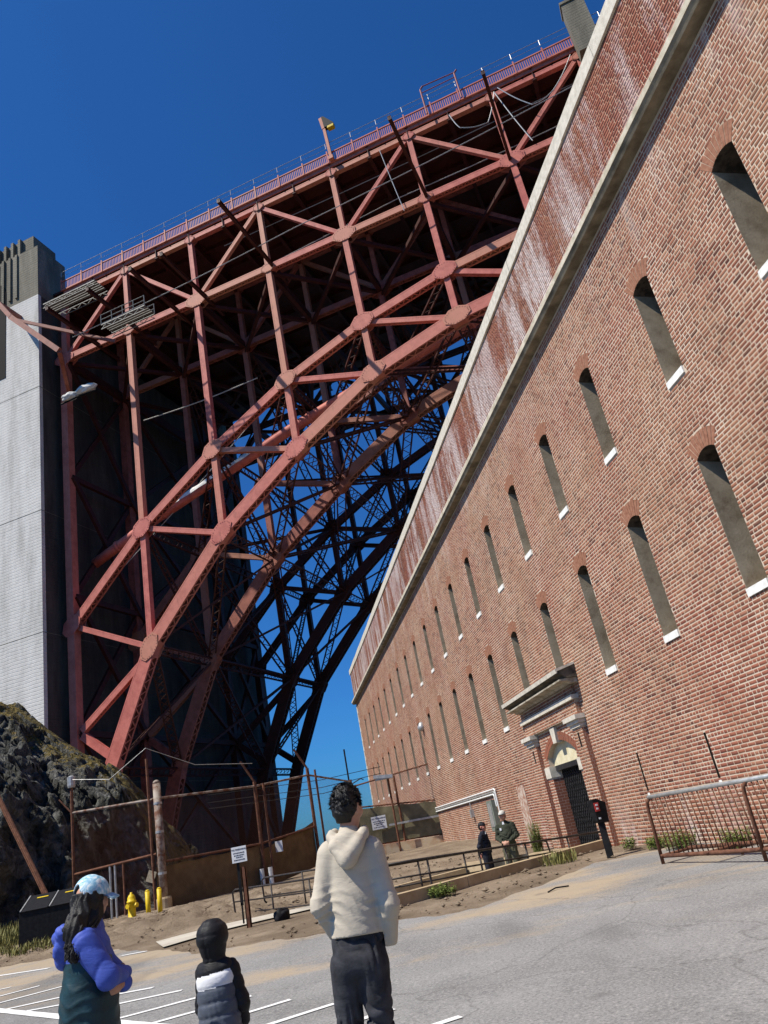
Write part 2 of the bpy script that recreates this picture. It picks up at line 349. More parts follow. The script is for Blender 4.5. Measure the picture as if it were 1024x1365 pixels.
def thing(name, label, cat, loc=(0, 0, 0), rz=0.0, group=None):
    o = bpy.data.objects.new(name, None); COL.objects.link(o); o.empty_display_size = .3
    o.location = loc; o.rotation_euler = (0, 0, rz); o['label'] = label; o['category'] = cat
    if group: o['group'] = group
    return o
def npmesh(name, V, F):       # F: (n,4) int
    me = bpy.data.meshes.new(name); F = np.asarray(F, np.int32); V = np.asarray(V, np.float32)
    me.vertices.add(len(V)); me.vertices.foreach_set('co', V.ravel())
    me.loops.add(F.size); me.loops.foreach_set('vertex_index', F.ravel())
    me.polygons.add(len(F)); me.polygons.foreach_set('loop_start', np.arange(0, F.size, F.shape[1], dtype=np.int32))
    me.update(calc_edges=True); me.validate(); return me
def copy_tree(o, parent=None):
    c = o.copy(); COL.objects.link(c); c.parent = parent
    for ch in list(o.children): copy_tree(ch, c)
    return c

# ------------------------------------------------------------------ frames
AW = -0.206314
FORT_ROT = math.pi/2 - AW                      # fort: local x runs along the wall away from camera, local y out of the wall
nw = Vector((math.cos(AW), -math.sin(AW), 0)); dwv = Vector((math.sin(AW), math.cos(AW), 0))
AB = -1.268846
BR_ROT = math.atan2(-math.cos(AB), -math.sin(AB))  # bridge: local x along the deck, local y away from the camera
def ss(a, b, x):
    t = np.clip((x-a)/(b-a), 0, 1); return t*t*(3-2*t)

# ------------------------------------------------------------------ ground
KE = (.745, .667); KN = (-.667, .745); K0 = (-1.47, 15.8)
def kst(x, y): return (x-K0[0])*KE[0]+(y-K0[1])*KE[1], (x-K0[0])*KN[0]+(y-K0[1])*KN[1]
def kp(s_, t_, z): return Vector((K0[0]+KE[0]*s_+KN[0]*t_, K0[1]+KE[1]*s_+KN[1]*t_, z))
def zg(x, y):
    x = np.asarray(x, float); y = np.asarray(y, float)
    z = .3*ss(5, 19, y) + .35*ss(17, 24, y)*ss(-3, -8, x)
    al = x*dwv.x+y*dwv.y
    z = z + .45*ss(25, 33, al)*ss(-8, -3, x)
    s_, t_ = kst(x, y)
    inside = ss(.18, .3, t_)*ss(5.6, 5.1, t_)*ss(1.5, 4.6, s_)*ss(7.5, 7.1, s_)
    z = z*(1-inside) + inside*(-.38)
    z = z - 4.5*ss(80, 130, y)
    return z
def ground(x, y): return float(zg(x, y))
xs = np.concatenate([np.arange(-120, -20, 4.), np.arange(-20, -14, .5), np.arange(-14, 8, .14), np.arange(8, 14, .5), np.arange(14, 60, 4.)])
ys = np.concatenate([np.arange(-40, 4, 3.), np.arange(4, 14, .4), np.arange(14, 28, .14), np.arange(28, 46, .5), np.arange(46, 140, 5.)])
X, Y = np.meshgrid(xs, ys, indexing='ij')
def fnoise(x, y):
    return (np.sin(x*2.1+1.3*np.sin(y*1.7))*np.sin(y*2.3+.9*np.sin(x*1.9)) + .6*np.sin(x*5.3+2*np.sin(y*3.1))*np.sin(y*4.7+1.1) + .4*np.sin(x*11.7+y*3.3+2*np.sin(y*6.1))*np.sin(y*10.3-x*2.2))
def aedge(x):            # far edge of the asphalt
    return np.interp(x, [-60, -10.9, -7.6, -6.3, -4.9, -2.6, -1.1, .2, 1.4, 2.75, 3.3, 4.2, 5.2, 30], [31, 19.8, 18.5, 17.3, 15.3, 14.5, 14.2, 13.6, 15.1, 16.7, 16.9, 16.9, 16.2, 16]) \
        + .10*np.sin(x*3.1)+.07*np.sin(x*7.3+1)+.04*np.sin(x*17.)
Z = zg(X, Y)
rough_ = .05*ss(0, 1.5, Y-aedge(X))*ss(60, 40, Y)
s_, t_ = kst(X, Y)
rough_ = rough_*(1-ss(-.3, .1, t_)*ss(5.8, 5.4, t_)*ss(-7, -6, s_))
berm = ss(19.2, 21, Y)*ss(29.5, 27, Y)*ss(-3.5, -5, X)*ss(-14, -11, X)
Z = Z + rough_*fnoise(X, Y)*.35 + berm*.085*fnoise(X*1.7, Y*1.9) - .02
nx, ny = len(xs), len(ys)
V = np.stack([X, Y, Z], -1).reshape(-1, 3)
ii, jj = np.meshgrid(np.arange(nx-1), np.arange(ny-1), indexing='ij'); a = (ii*ny+jj).ravel()
o = link('ground', npmesh('ground', V, np.stack([a, a+ny, a+ny+1, a+1], 1)), M['dirt'], smooth=True); o['kind'] = 'structure'
# asphalt lot: one sheet 12 mm above the dirt
xa = np.concatenate([np.arange(-60, -14, 2.), np.arange(-14, 7.0, .1)]); tt = np.linspace(0, 1, 60)**.7
XA = np.repeat(xa[:, None], len(tt), 1); YA = -30 + (aedge(xa)[:, None]+30)*tt[None, :]
V = np.stack([XA, YA, zg(XA, YA)+.008*(1-ss(.985, 1, tt))[None, :]], -1).reshape(-1, 3)
ii, jj = np.meshgrid(np.arange(len(xa)-1), np.arange(len(tt)-1), indexing='ij'); a = (ii*len(tt)+jj).ravel(); n_ = len(tt)
o = link('road', npmesh('road', V, np.stack([a, a+n_, a+n_+1, a+1], 1)), M['asphalt'], smooth=True); o['kind'] = 'structure'
# painted lines
def line(p0, p1, w=.1):
    p0, p1 = np.array(p0), np.array(p1); d = p1-p0; l = np.hypot(*d); d = d/l; n2 = np.array([-d[1], d[0]]); k = max(2, int(l/.25))
    mb = MB(); vs = []; fs = []
    for i in range(k+1):
        q = p0+d*l*i/k
        for sg in (-1, 1):
            e = q+n2*sg*(w/2+random.uniform(-.006, .006)); vs.append((e[0], e[1], ground(*e)+.016))
    for i in range(k): fs.append((2*i, 2*i+2, 2*i+3, 2*i+1))
    mb.add(vs, fs); o = mb.build('parking_line', M['line']); o['kind'] = 'structure'
def m_line():
    m, nt, b = mat('worn_road_paint', .85); P = pos(nt)
    c = ramp(nt, noise_(nt, P, 28, 6, .8), [(.30, (.25, .25, .24)), (.42, (.66, .66, .64)), (.6, (.78, .78, .76))])
    L(nt, c, b.inputs['Base Color']); return m
M['line'] = m_line()
line((-9.9, 15.65), (-3.3, 9.4), .16)
for p0, p1 in [((-9.3, 15.6), (-8.42, 15.7)), ((-8.6, 14.4), (-7.55, 15.03)), ((-7.9, 13.75), (-6.5, 14.5)), ((-7.2, 13.05), (-5.25, 13.04+.25)), ((-6.5, 12.5), (-4.54, 12.3)),
               ((-5.6, 11.5), (-3.9, 11.6)), ((-4.4, 10.5), (-3.2, 10.95)), ((-3.75, 9.8), (-2.64, 10.26)), ((-3.0, 9.1), (-2.05, 9.6)), ((-2.5, 8.4), (-1.48, 8.96)), ((-1.7, 7.8), (-.82, 8.23)), ((-.9, 7.15), (-.21, 7.48))]:
    line(p0, p1, .10)
line((-12.5, 19.0), (-8.7, 17.72), .11); line((-7.0, 17.3), (-6.45, 17.2), .11)
# concrete walk leading to the ramp
def sheet(name, poly4, m, dz, k=24):
    A, B, C_, D = [np.array(p, float) for p in poly4]; vs = []; fs = []
    for i in range(k+1):
        for j in range(7):
            u, v = i/k, j/6; p = (A*(1-u)+B*u)*(1-v)+(D*(1-u)+C_*u)*v; vs.append((p[0], p[1], ground(*p)+dz))
    for i in range(k):
        for j in range(6): a_ = i*7+j; fs.append((a_, a_+7, a_+8, a_+1))
    mb = MB(); mb.add(vs, fs); o = mb.build(name, m, smooth=True); o['kind'] = 'structure'; return o
sheet('pavement', [(-6.15, 17.35), (-5.3, 18.35), (-5.75, 19.35), (-6.75, 18.6)], M['walk'], .014, 8)
sheet('pavement', [(-5.27, 18.39), (-2.2, 20.3), (-2.6, 21.4), (-5.72, 19.4)], M['walk'], .014)
# sea to the horizon
mb = MB(); mb.add([(-9000, 90, -3.2), (9000, 90, -3.2), (9000, 16000, -3.2), (-9000, 16000, -3.2)], [(0, 1, 2, 3)])
o = mb.build('water', M['water']); o['kind'] = 'structure'

# ================================================================== brick fort
FLOC = nw*8.0
fort = thing('brick_fort', 'long red brick fort wall with rows of narrow loopholes and a white stained parapet', 'fort', FLOC, FORT_ROT)
XE = 65.2; XS = -9.0; ZC = 12.05       # far corner, near end (behind the camera), underside of the cornice
OPEN = []                               # (x0, x1, z0, zspring, rise)
for i in range(-4, 19):
    cx = 7.84+2.965*i
    OPEN.append((cx-.295, cx+.295, 8.06, 10.07, .10, 'u'))
    if i not in (): OPEN.append((cx-.295, cx+.295, 4.07, 6.45, .10, 'l'))
for i in range(-2, 4):
    cx = 7.86+2.965*i
    if cx < 17.5: OPEN.append((cx-.04, cx+.04, 1.32, 2.16, .0, 's'))
DX0, DX1 = 19.07, 23.5                  # doorway portal footprint on the wall
OPEN.append((DX0+.2, DX1-.2, -.6, 3.4, 0., 'd'))
CO = .076; HW = .0018
def intervals_at(z):
    cut = []
    for x0, x1, z0, zs, rise, k in OPEN:
        c = (x0+x1)/2; h = (x1-x0)/2
        if k in 'ul':
            R_ = (h*h+rise*rise)/(2*rise); zc = zs+rise-R_; Ro = R_+.33
            if z0-.14 < z <= z0: cut.append((x0-.03, x1+.03))
            elif z0 < z < zs: cut.append((x0, x1))
            elif zs <= z < zc+Ro:
                hs = h+(z-zs)*h/R_*1.05; ho = math.sqrt(max(Ro*Ro-(z-zc)**2, 0)); cut.append((c-min(hs, ho), c+min(hs, ho)))
        elif z0 < z < zs: cut.append((x0, x1))
    cut.sort(); return cut
def brick_rows(zbot, ztop, xs_, xe_, usecut=True):
    out = []
    z = zbot; k = 0
    while z+CO <= ztop+1e-6:
        zz = z+CO/2; x = xs_ - random.uniform(0, .3); edges = []
        hd = (k % 2)
        row = []
        while x < xe_:
            if k % 6 == 5: w = .1
            else: w = .212 if random.random() < .72 else .104
            row.append((max(x, xs_), min(x+w, xe_))); x += w+.013
        cuts = intervals_at(zz) if usecut else []
        for (a, b) in row:
            segs = [(a, b)]
            for (c, d) in cuts:
                if d <= a or c >= b: continue
                ns = []
                for (p, q) in segs:
                    if c > p: ns.append((p, min(q, c)))
                    if d < q: ns.append((max(p, d), q))
                segs = [sg for sg in ns if sg[1] > sg[0]]
            for (p, q) in segs:
                if q-p > .03: out.append((p, q, z+.0078, z+CO-.0078, (p, q) == (a, b)))
        z += CO; k += 1
    return out
def bricks_to_mesh(name, B, y0, y1, jit=.0012):
    B = np.array([b[:4] for b in B]); n = len(B)
    jx = rng.normal(0, .0015, (n, 4)); yo = y1+np.clip(rng.normal(0, jit, n), -.001, .004)
    x0, x1, z0, z1 = B[:, 0]+jx[:, 0], B[:, 1]+jx[:, 1], B[:, 2]+jx[:, 2], B[:, 3]+jx[:, 3]
    V = np.zeros((n, 8, 3)); e = .0025
    for i, (xx, zz, f_) in enumerate([(x0, z0, 1), (x1, z0, 1), (x1, z1, 1), (x0, z1, 1)]):
        V[:, i, 0] = xx; V[:, i, 2] = zz; V[:, i, 1] = y0
        V[:, i+4, 0] = xx + (e if i in (0, 3) else -e); V[:, i+4, 2] = zz + (e if i in (0, 1) else -e); V[:, i+4, 1] = yo
    base = (np.arange(n)*8)[:, None]
    q = [(4, 7, 6, 5), (0, 4, 5, 1), (1, 5, 6, 2), (2, 6, 7, 3), (3, 7, 4, 0)]
    F = np.concatenate([base+np.array(t)[None, :] for t in q], 0)
    me = npmesh(name, V.reshape(-1, 3), F)
    at = me.attributes.new('tint', 'FLOAT', 'FACE'); at.data.foreach_set('value', np.tile(rng.random(n), 5).astype(np.float32)); return me
RAW = brick_rows(-.62, ZC, XS, XE)
# the ~300 bricks that show largest become single bricks
Minv = cam.matrix_world.inverted()
def px_area(x, z):
    p = FLOC+dwv*x+Vector((0, 0, z)); q = Minv @ p
    if q.z > -.5: return 0
    u = 512+1022.58*q.x/-q.z; v = 682.5-1022.58*q.y/-q.z
    if not (6 < u < 1018 and 6 < v < 1359): return 0
    d = (p-Vector((0, 0, CAM_H))); return 8.0/d.length**3
sc = np.array([px_area((b[0]+b[1])/2, (b[2]+b[3])/2) if (b[4] and b[1]-b[0] > .2) else 0 for b in RAW])
near = set(np.argsort(-sc)[:270].tolist())
me_b = bricks_to_mesh('brick', [(-.105, .105, -.0302, .0302)], -.004, HW, 0.0); me_b.materials.append(M['brick'])
for i in near:
    b = RAW[i]; ob = bpy.data.objects.new('brick', me_b); COL.objects.link(ob); ob.parent = fort
    ob.location = ((b[0]+b[1])/2, float(np.clip(rng.normal(0, .001), -.001, .003)), (b[2]+b[3])/2); ob.rotation_euler = (0, rng.normal(0, .006), 0)
link('brick_courses', bricks_to_mesh('brick_courses', [b for i, b in enumerate(RAW) if i not in near], -.004, HW), M['brick'], fort, kind='stuff')
# mortar bed with real holes
mb = MB()
def vquad(x0, x1, z0, z1, y=0.0):
    if x1-x0 > 1e-4 and z1-z0 > 1e-4: mb.add([(x0, y, z0), (x0, y, z1), (x1, y, z1), (x1, y, z0)], [(0, 1, 2, 3)])
cols = {}
for op in OPEN: cols.setdefault(round((op[0]+op[1])/2/.6), []).append(op)
ev = sorted(set([XS, XE]+[e for op in OPEN for e in op[:2]]))
for a, b in zip(ev[:-1], ev[1:]):
    m_ = (a+b)/2; hs = sorted([op for op in OPEN if op[0] < m_ < op[1]], key=lambda q: q[2]); z = -.7
    for op in hs:
        vquad(a, b, z, op[2]); z = op[3]+op[4]
    vquad(a, b, z, ZC+.3)
def arc_pts(h, rise, n=8):
    R_ = (h*h+rise*rise)/(2*rise); th = math.asin(h/R_)
    return [(R_*math.sin(-th+2*th*i/n), R_*math.cos(-th+2*th*i/n)-(R_-rise)) for i in range(n+1)], R_, th
for x0, x1, z0, zs, rise, k in OPEN:
    if k in 'ul':
        c = (x0+x1)/2; P_, R_, th = arc_pts((x1-x0)/2, rise)
        for (a, za), (b, zb) in zip(P_[:-1], P_[1:]):
            mb.add([(c+a, 0, zs+za), (c+a, 0, zs+rise), (c+b, 0, zs+rise), (c+b, 0, zs+zb)], [(0, 1, 2, 3)])
mb.build('mortar_bed', M['mortar'], fort)
# core of the wall and its far end
mb = MB(); D_ = 1.3
mb.b2((XS, -9, ZC), (XE-.02, -.02, ZC+2.6)); mb.add([(XE, 0, -.7), (XE, -9, -.7), (XE, -9, ZC), (XE, 0, ZC)], [(0, 1, 2, 3)])
mb.b2((XS, -9, -.7), (XE-.02, -D_-.03, ZC-.01))
mb.build('wall_core', M['mortar'], fort)
# loopholes
def loophole(x0, x1, z0, zs, rise, k, proto={}):
    key = k
    w = thing_part = None
    c = (x0+x1)/2; h = (x1-x0)/2
    if key in proto:
        for ob in proto[key]:
            q = ob.copy(); COL.objects.link(q); q.parent = fort
            q.location = (c, 0, z0)
            for ch in list(ob.children):
                d = ch.copy(); COL.objects.link(d); d.parent = q
        return
    H_ = zs-z0; dp = 1.25 if k != 's' else .5; m_ = MB()
    if k == 's':
        m_.add([(-h, .0, 0), (-h, -dp, 0), (-h, -dp, H_), (-h, .0, H_)], [(0, 1, 2, 3)]); m_.add([(h, .0, 0), (h, -dp, 0), (h, -dp, H_), (h, .0, H_)], [(3, 2, 1, 0)])
        m_.add([(-h, 0, H_), (h, 0, H_), (h, -dp, H_), (-h, -dp, H_)], [(0, 1, 2, 3)]); m_.add([(-h, 0, 0), (h, 0, 0), (h, -dp, 0), (-h, -dp, 0)], [(0, 1, 2, 3)])
        ob = m_.build('loophole_slit', M['soot'], fort)
        s2 = MB(); s2.box((0, -.03, -.035), (.10, .07, .05)); s2.build('sill', M['sill'], ob)
    else:
        hb = h*.62                               # embrasure narrows towards the inside
        P_, R_, th = arc_pts(h, rise); P2, _, _ = arc_pts(hb, rise)
        for sx in (-1, 1):
            m_.add([(sx*h, .0, 0), (sx*hb, -dp, 0), (sx*hb, -dp, H_-.25), (sx*h, .0, H_)], [(0, 1, 2, 3) if sx < 0 else (3, 2, 1, 0)])
        ob = m_.build('loophole', M['plaster'], fort)
        m2 = MB()
        for (a, za), (b, zb), (a2, za2), (b2_, zb2) in zip(P_[:-1], P_[1:], P2[:-1], P2[1:]):
            m2.add([(a, 0, H_+za), (b, 0, H_+zb), (b2_, -dp, H_-.25+zb2), (a2, -dp, H_-.25+za2)], [(0, 1, 2, 3)])
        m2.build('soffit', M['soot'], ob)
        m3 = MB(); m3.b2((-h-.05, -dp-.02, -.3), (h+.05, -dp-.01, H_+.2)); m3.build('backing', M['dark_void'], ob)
        m4 = MB(); m4.add([(-h, -.10, -.02), (h, -.10, -.02), (hb, -dp, .1), (-hb, -dp, .1)], [(0, 1, 2, 3)]); m4.build('ledge', M['plaster'], ob)
        s2 = MB(); s2.box((0, -.07, -.068), (2*h-.01, .2, .135)); s2.build('sill', M['sill'], ob)
        v_ = MB(); n_v = 9
        for i in range(n_v):
            t0 = -th*1.0+2*th*(i+.06)/n_v; t1 = -th+2*th*(i+.94)/n_v; zc = H_+rise-R_
            v_.prism([(math.sin(t0)*R_, zc+math.cos(t0)*R_), (math.sin(t1)*R_, zc+math.cos(t1)*R_), (math.sin(t1)*(R_+.325), zc+math.cos(t1)*(R_+.325)), (math.sin(t0)*(R_+.325), zc+math.cos(t0)*(R_+.325))],
                     (1, 0, 0), (0, 0, 1), -.004, HW+.004+random.uniform(-.003, .003), (0, 1, 0))
        v_.build('arch_bricks', M['brick_arch'], ob)
    ob.location = (c, 0, z0); proto[key] = [ob]
for op in OPEN:
    if op[5] in 'uls': loophole(*op)
# cornice, parapet, coping
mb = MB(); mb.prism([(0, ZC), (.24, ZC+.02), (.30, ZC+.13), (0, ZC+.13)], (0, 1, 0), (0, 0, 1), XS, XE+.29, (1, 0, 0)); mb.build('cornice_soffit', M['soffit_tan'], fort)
mb = MB(); x = XS
while x < XE:
    w = random.uniform(2.2, 2.8); mb.prism([(0, ZC+.132), (.31, ZC+.132), (.31, ZC+.265), (.24, ZC+.29), (0, ZC+.33)], (0, 1, 0), (0, 0, 1), x, min(x+w, XE+.3)-.008, (1, 0, 0)); x += w
mb.build('cornice', M['cornice'] if 'cornice' in M else simple('weathered_granite', (.40, .35, .25), (.64, .58, .46), 3.5, .85, 0, .4, 25), fort)
PZ0, PZ1 = ZC+.33, 14.5
par = brick_rows(PZ0, PZ1+.02, XS, XE-.1, False)
link('parapet_bricks', bricks_to_mesh('parapet_bricks', par, .055, .075), M['brick_par'], fort, kind='stuff')
mb = MB(); mb.b2((XS, -1.0, ZC+.2), (XE-.1, .066, PZ1)); mb.build('parapet', M['mortar'], fort)
mb = MB(); x = XS
while x < XE:
    w = random.uniform(1.7, 2.1); mb.b2((x, -1.2, PZ1+.004), (min(x+w, XE)-.01, .13+random.uniform(-.008, .008), PZ1+.38)); x += w
mb.build('coping', M['stone'], fort)
# quoins at the far corner
mb = MB(); z = -.6; k = 0
while z < ZC-.3:
    mb.b2((XE-(.55 if k % 2 else .3), -.4, z+.01), (XE+.02, .022, z+.36)); z += .38; k += 1
mb.build('quoin', M['stone'], fort)
# ---------------- doorway portal
pr = MB()
def bpanel(name, x0, x1, z0, z1, yface, ydep=0., parent=fort, m='brick'):   # a block faced with bricks on front (and mortar sides)
    q = MB(); q.b2((x0, -.9, z0), (x1, yface, z1)); base = q.build(name, M['mortar'], parent)
    rows = [(a, b, c, d) for a, b, c, d, e in brick_rows(z0, z1, x0, x1, False)]
    link('brick_facing', bricks_to_mesh('brick_facing', rows, yface-.004, yface+HW), M[m], base, kind='stuff')
    # side facing the camera
    n_ = int((z1-z0)/CO); sb = MB()
    for i in range(n_):
        z = z0+i*CO; L_ = yface; D0 = -ydep; W_ = L_-D0
        for (a, b) in (((D0, D0+W_*.6), (D0+W_*.6+.011, L_)) if i % 2 else ((D0, D0+W_*.35), (D0+W_*.35+.011, L_))):
            if b-a > .02: sb.b2((x0-HW, a, z+.0055), (x0+.002, b, z+CO-.0055))
    me_s = MB(); so = sb.build('brick_facing', M[m], base, kind='stuff'); return base
Zb = .05
PP = .13                                  # pilaster projection
bpanel('pilaster', DX0, DX0+.65, Zb, 3.12, PP)
bpanel('pilaster', DX1-.65, DX1, Zb, 3.12, PP)
bpanel('door_surround', DX0+.652, DX0+1.08, Zb, 2.14, .012)
bpanel('door_surround', DX1-1.08, DX1-.652, Zb, 2.14, .012, .3)
bpanel('entablature', DX0, DX1, 3.42, 3.80, PP)
bpanel('frieze', DX0+.1, DX1-.1, 3.92, 4.18, PP-.06)
# arch over the door
ax, hw_, zs_, rs_ = (DX0+DX1)/2, (DX1-DX0)/2-1.08, 2.68, .36
P_, R_, th = arc_pts(hw_, rs_, 16); q = MB()
top = 3.42
xl = DX0+.652; xr = DX1-.652
pts = [(ax+a, zs_+b) for a, b in P_]
for (a, za), (b, zb) in zip(pts[:-1], pts[1:]):
    q.add([(a, .012, za), (a, .012, top), (b, .012, top), (b, .012, zb), (a, -.7, za), (b, -.7, zb)], [(0, 1, 2, 3), (0, 3, 5, 4)])
for (a, b) in ((xl, pts[0][0]), (pts[-1][0], xr)): q.b2((a, -.7, 2.142), (b, .012, top))
ar = q.build('arch', M['mortar'], fort)
v_ = MB(); nv = 26
for rr in range(2):
    for i in range(nv):
        t0 = -th*1.12+2.24*th*(i+.06)/nv; t1 = -th*1.12+2.24*th*(i+.94)/nv; zc = zs_+rs_-R_; r0 = R_+rr*.115+.004; r1 = r0+.105
        v_.prism([(ax+math.sin(t)*r, zc+math.cos(t)*r) for t, r in ((t0, r0), (t1, r0), (t1, r1), (t0, r1))], (1, 0, 0), (0, 0, 1), .0, .022+random.uniform(-.003, .003), (0, 1, 0))
v_.build('arch_bricks', M['brick'], ar)
rows = []
for a, b, c, d, e in brick_rows(2.15, top, xl, xr, False):
    zc = zs_+rs_-R_; zm = (c+d)/2; Ro = R_+.235
    if zm-zc < Ro:
        hh = hw_ if zm < zs_ else min(math.sqrt(Ro*Ro-(zm-zc)**2), hw_*(1+(zm-zs_)/R_)+.01)
        for p, qq in ((a, min(b, ax-hh)), (max(a, ax+hh), b)):
            if qq-p > .03: rows.append((p, qq, c, d))
    else: rows.append((a, b, c, d))
link('brick_facing', bricks_to_mesh('brick_facing', rows, .008, .012+HW), M['brick'], ar, kind='stuff')
def stone(name, boxes, m='stone', parent=fort):
    q = MB()
    for a, b in boxes: q.b2(a, b)
    return q.build(name, M[m], parent)
q = MB(); q.prism([(ax-.13, zs_+rs_-.06), (ax+.13, zs_+rs_-.06), (ax+.19, 3.40), (ax-.19, 3.40)], (1, 0, 0), (0, 0, 1), -.16, .10, (0, 1, 0)); q.build('keystone', M['stone'], fort)
for x0 in (DX0+.66, DX1-1.10): stone('impost', [((x0, -.42, 2.142), (x0+.44, .05, 2.44))])
stone('tympanum', [((DX0+1.0, -.25, 2.44), (DX1-1.0, -.14, 3.3))], 'tymp' if 'tymp' in M else 'stone')
for x0 in (DX0-.03, DX1-.65):
    stone('capital', [((x0, 0, 3.122), (x0+.71, PP+.04, 3.21)), ((x0-.05, 0, 3.212), (x0+.76, PP+.09, 3.30)), ((x0-.1, 0, 3.302), (x0+.81, PP+.15, 3.417))])
stone('string_course', [((DX0-.05, 0, 3.802), (DX1+.05, PP+.08, 3.918))])
q = MB(); q.prism([(0, 4.182), (PP+.04, 4.182), (PP+.10, 4.24), (PP+.35, 4.265), (PP+.35, 4.305), (0, 4.305)], (0, 1, 0), (0, 0, 1), DX0-.26, DX1+.26, (1, 0, 0)); q.build('bed_mould', M['stone_old'], fort)
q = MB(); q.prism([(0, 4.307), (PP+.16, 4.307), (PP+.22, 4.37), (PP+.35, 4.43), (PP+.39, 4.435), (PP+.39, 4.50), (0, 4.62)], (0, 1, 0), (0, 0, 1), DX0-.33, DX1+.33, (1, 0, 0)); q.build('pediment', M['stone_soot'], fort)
q = MB(); q.prism([(0, 4.622), (PP+.385, 4.502), (PP+.395, 4.455), (PP+.42, 4.455), (PP+.43, 4.56), (0, 4.68)], (0, 1, 0), (0, 0, 1), DX0-.36, DX1+.36, (1, 0, 0)); q.build('pediment_cap', M['stone'], fort)
# slits in the pilasters
for x0 in (DX0+.31, DX1-.31): stone('pilaster_slit', [((x0-.04, PP-.02, 2.65), (x0+.04, PP+.011, 3.0))], 'dark_void')
# dark passage and iron leaves
stone('passage', [((DX0+.5, -1.25, Zb-.3), (DX1-.5, -1.2, 2.44))], 'dark_void')
stone('lintel', [((DX0+1.0, -.62, 2.30), (DX1-1.0, -.14, 2.438))], 'door')
dl = MB(); lx0, lx1 = ax-.5, DX1-1.09
dl.b2((lx0, -.36, Zb), (lx1, -.30, 2.295)); leaf = dl.build('door_leaf', M['door'], fort)
st = MB(); n1 = 9; n2 = 15; w_ = (lx1-lx0); h_ = 2.25-Zb
for i in range(n1+n2):
    for sg in (1, -1):
        # diagonal straps clipped to the leaf
        k_ = (i+.5)/(n1+n2)*(w_+h_)
        a = (max(0, k_-h_), min(k_, h_)); b = (min(k_, w_), max(0, k_-w_))
        if sg < 0: a = (w_-a[0], a[1]); b = (w_-b[0], b[1])
        if math.dist(a, b) > .06: st.beam((lx0+a[0], -.295, Zb+.03+a[1]), (lx0+b[0], -.295, Zb+.03+b[1]), .014, .02, (0, 1, 0))
st.build('strap', M['black_metal'], leaf)
sd2 = MB(); [sd2.box((lx0+(i+.5)*w_/9, -.29, Zb+.05+(j+.5)*h_/16), (.035, .03, .035)) for i in range(9) for j in range(16)]
sd2.build('stud', M['black_metal'], leaf, kind='stuff')
d2 = MB(); d2.b2((DX0+1.1, -1.15, Zb), (DX0+1.16, -.4, 2.29)); d2.build('door_leaf', M['door'], fort)
stone('door_step', [((DX0+.6, -1.2, -.3), (DX1-.6, .5, Zb+.04))], 'concrete')
# repaired strip, pipes, meter box on the wall
q = MB(); q.b2((25.3, .0, .35), (26.1, .022, 2.2)); q.build('whitewashed_strip', M['strip'] if 'strip' in M else simple('flaking_whitewash', (.30, .135, .085), (.52, .43, .35), 7, .9, 0, .6, 20, lo=.38, hi=.62), fort)
for k in range(3):
    q = MB(); zz = 2.34-.085*k; x1 = 28.6+.12*k
    q.tube([(41, .06, zz-.02), (x1+.08, .06, zz), (x1, .06, zz-.06), (x1-.03, .06, 1.35 if k == 0 else 1.75)], .03, 8); q.build('conduit', M['white_paint'] if k != 1 else M['galv'], fort)
q = MB(); q.b2((29.0, 0, .95), (29.75, .18, 2.0)); bx = q.build('meter_box', M['boxgrey'], fort)
q = MB(); q.b2((29.15, .18, 1.1), (29.6, .2, 1.9)); q.build('meter_box_door', M['galv'], bx)
q = MB(); q.b2((32.6, 0, 1.55), (32.8, .14, 1.85)); q.tube([(32.7, .07, 1.8), (32.7, .07, 2.15)], .025, 6); q.build('junction_box', M['galv'], fort)

# ================================================================== bridge
bridge = thing('arch_bridge', 'red steel arch bridge passing high over the fort with a trussed deck', 'bridge', (0, 0, 0), BR_ROT)
XN = [-50.3+8.57*i for i in range(11)]
PL = [57.0, 66.5, 83.5, 91.5]
ZT, ZL = 64.0, 55.8
ZU = [25.1, 32.5, 37.9, 42.2, 45.1, 46.9, 47.6, 47.4, 46.2, 44, 40.8]
ZA = [4.2, 20.8, 29.3, 34.9, 39.5, 41.8, 42.6, 42.3, 40.6, 37.5, 33]
def box_member(name, p0, p1, b, h, m, laced=True, parent=bridge, nrm=(0, 1, 0)):
    """built-up steel member: front and back web plates joined by lacing bars on the underside and a cover on top"""
    p0, p1 = Vector(p0), Vector(p1); n_ = Vector(nrm); d = (p1-p0).normalized(); u = n_.cross(d).normalized()
    if u.z < 0 or (abs(u.z) < 1e-3 and u.x < 0): u = -u
    mb = MB()
    for sg in (-1, 1):
        mb.beam(p0+n_*sg*b/2, p1+n_*sg*b/2, .05, h, u)
        for su in (-1, 1): mb.beam(p0+n_*(sg*b/2+sg*.028+0)+u*su*(h/2-.06), p1+n_*(sg*b/2+sg*.028)+u*su*(h/2-.06), .012, .12, u)
        mb.beam(p0+n_*(sg*(b/2-.08))+u*(-h/2+.02), p1+n_*(sg*(b/2-.08))+u*(-h/2+.02), .16, .025, u)
    mb.beam(p0+u*(h/2-.03), p1+u*(h/2-.03), b-.06, .03, u)
    if laced:
        l = (p1-p0).length; k = max(3, int(l/(b*.62)))
        for i in range(k):
            a, c = p0+(p1-p0)*(i/k), p0+(p1-p0)*((i+1)/k); sg = 1 if i % 2 else -1
            mb.beam(a+n_*sg*b*.42-u*(h/2-.05), c-n_*sg*b*.42-u*(h/2-.05), .11, .02, u)
        for e in (.03, .97):
            c = p0+(p1-p0)*e; mb.beam(c-d*.5-u*(h/2-.02), c+d*.5-u*(h/2-.02), b-.07, .022, u)
    else: mb.beam(p0-u*(h/2-.03), p1-u*(h/2-.03), b-.06, .03, u)
    return mb.build(name, m, parent)
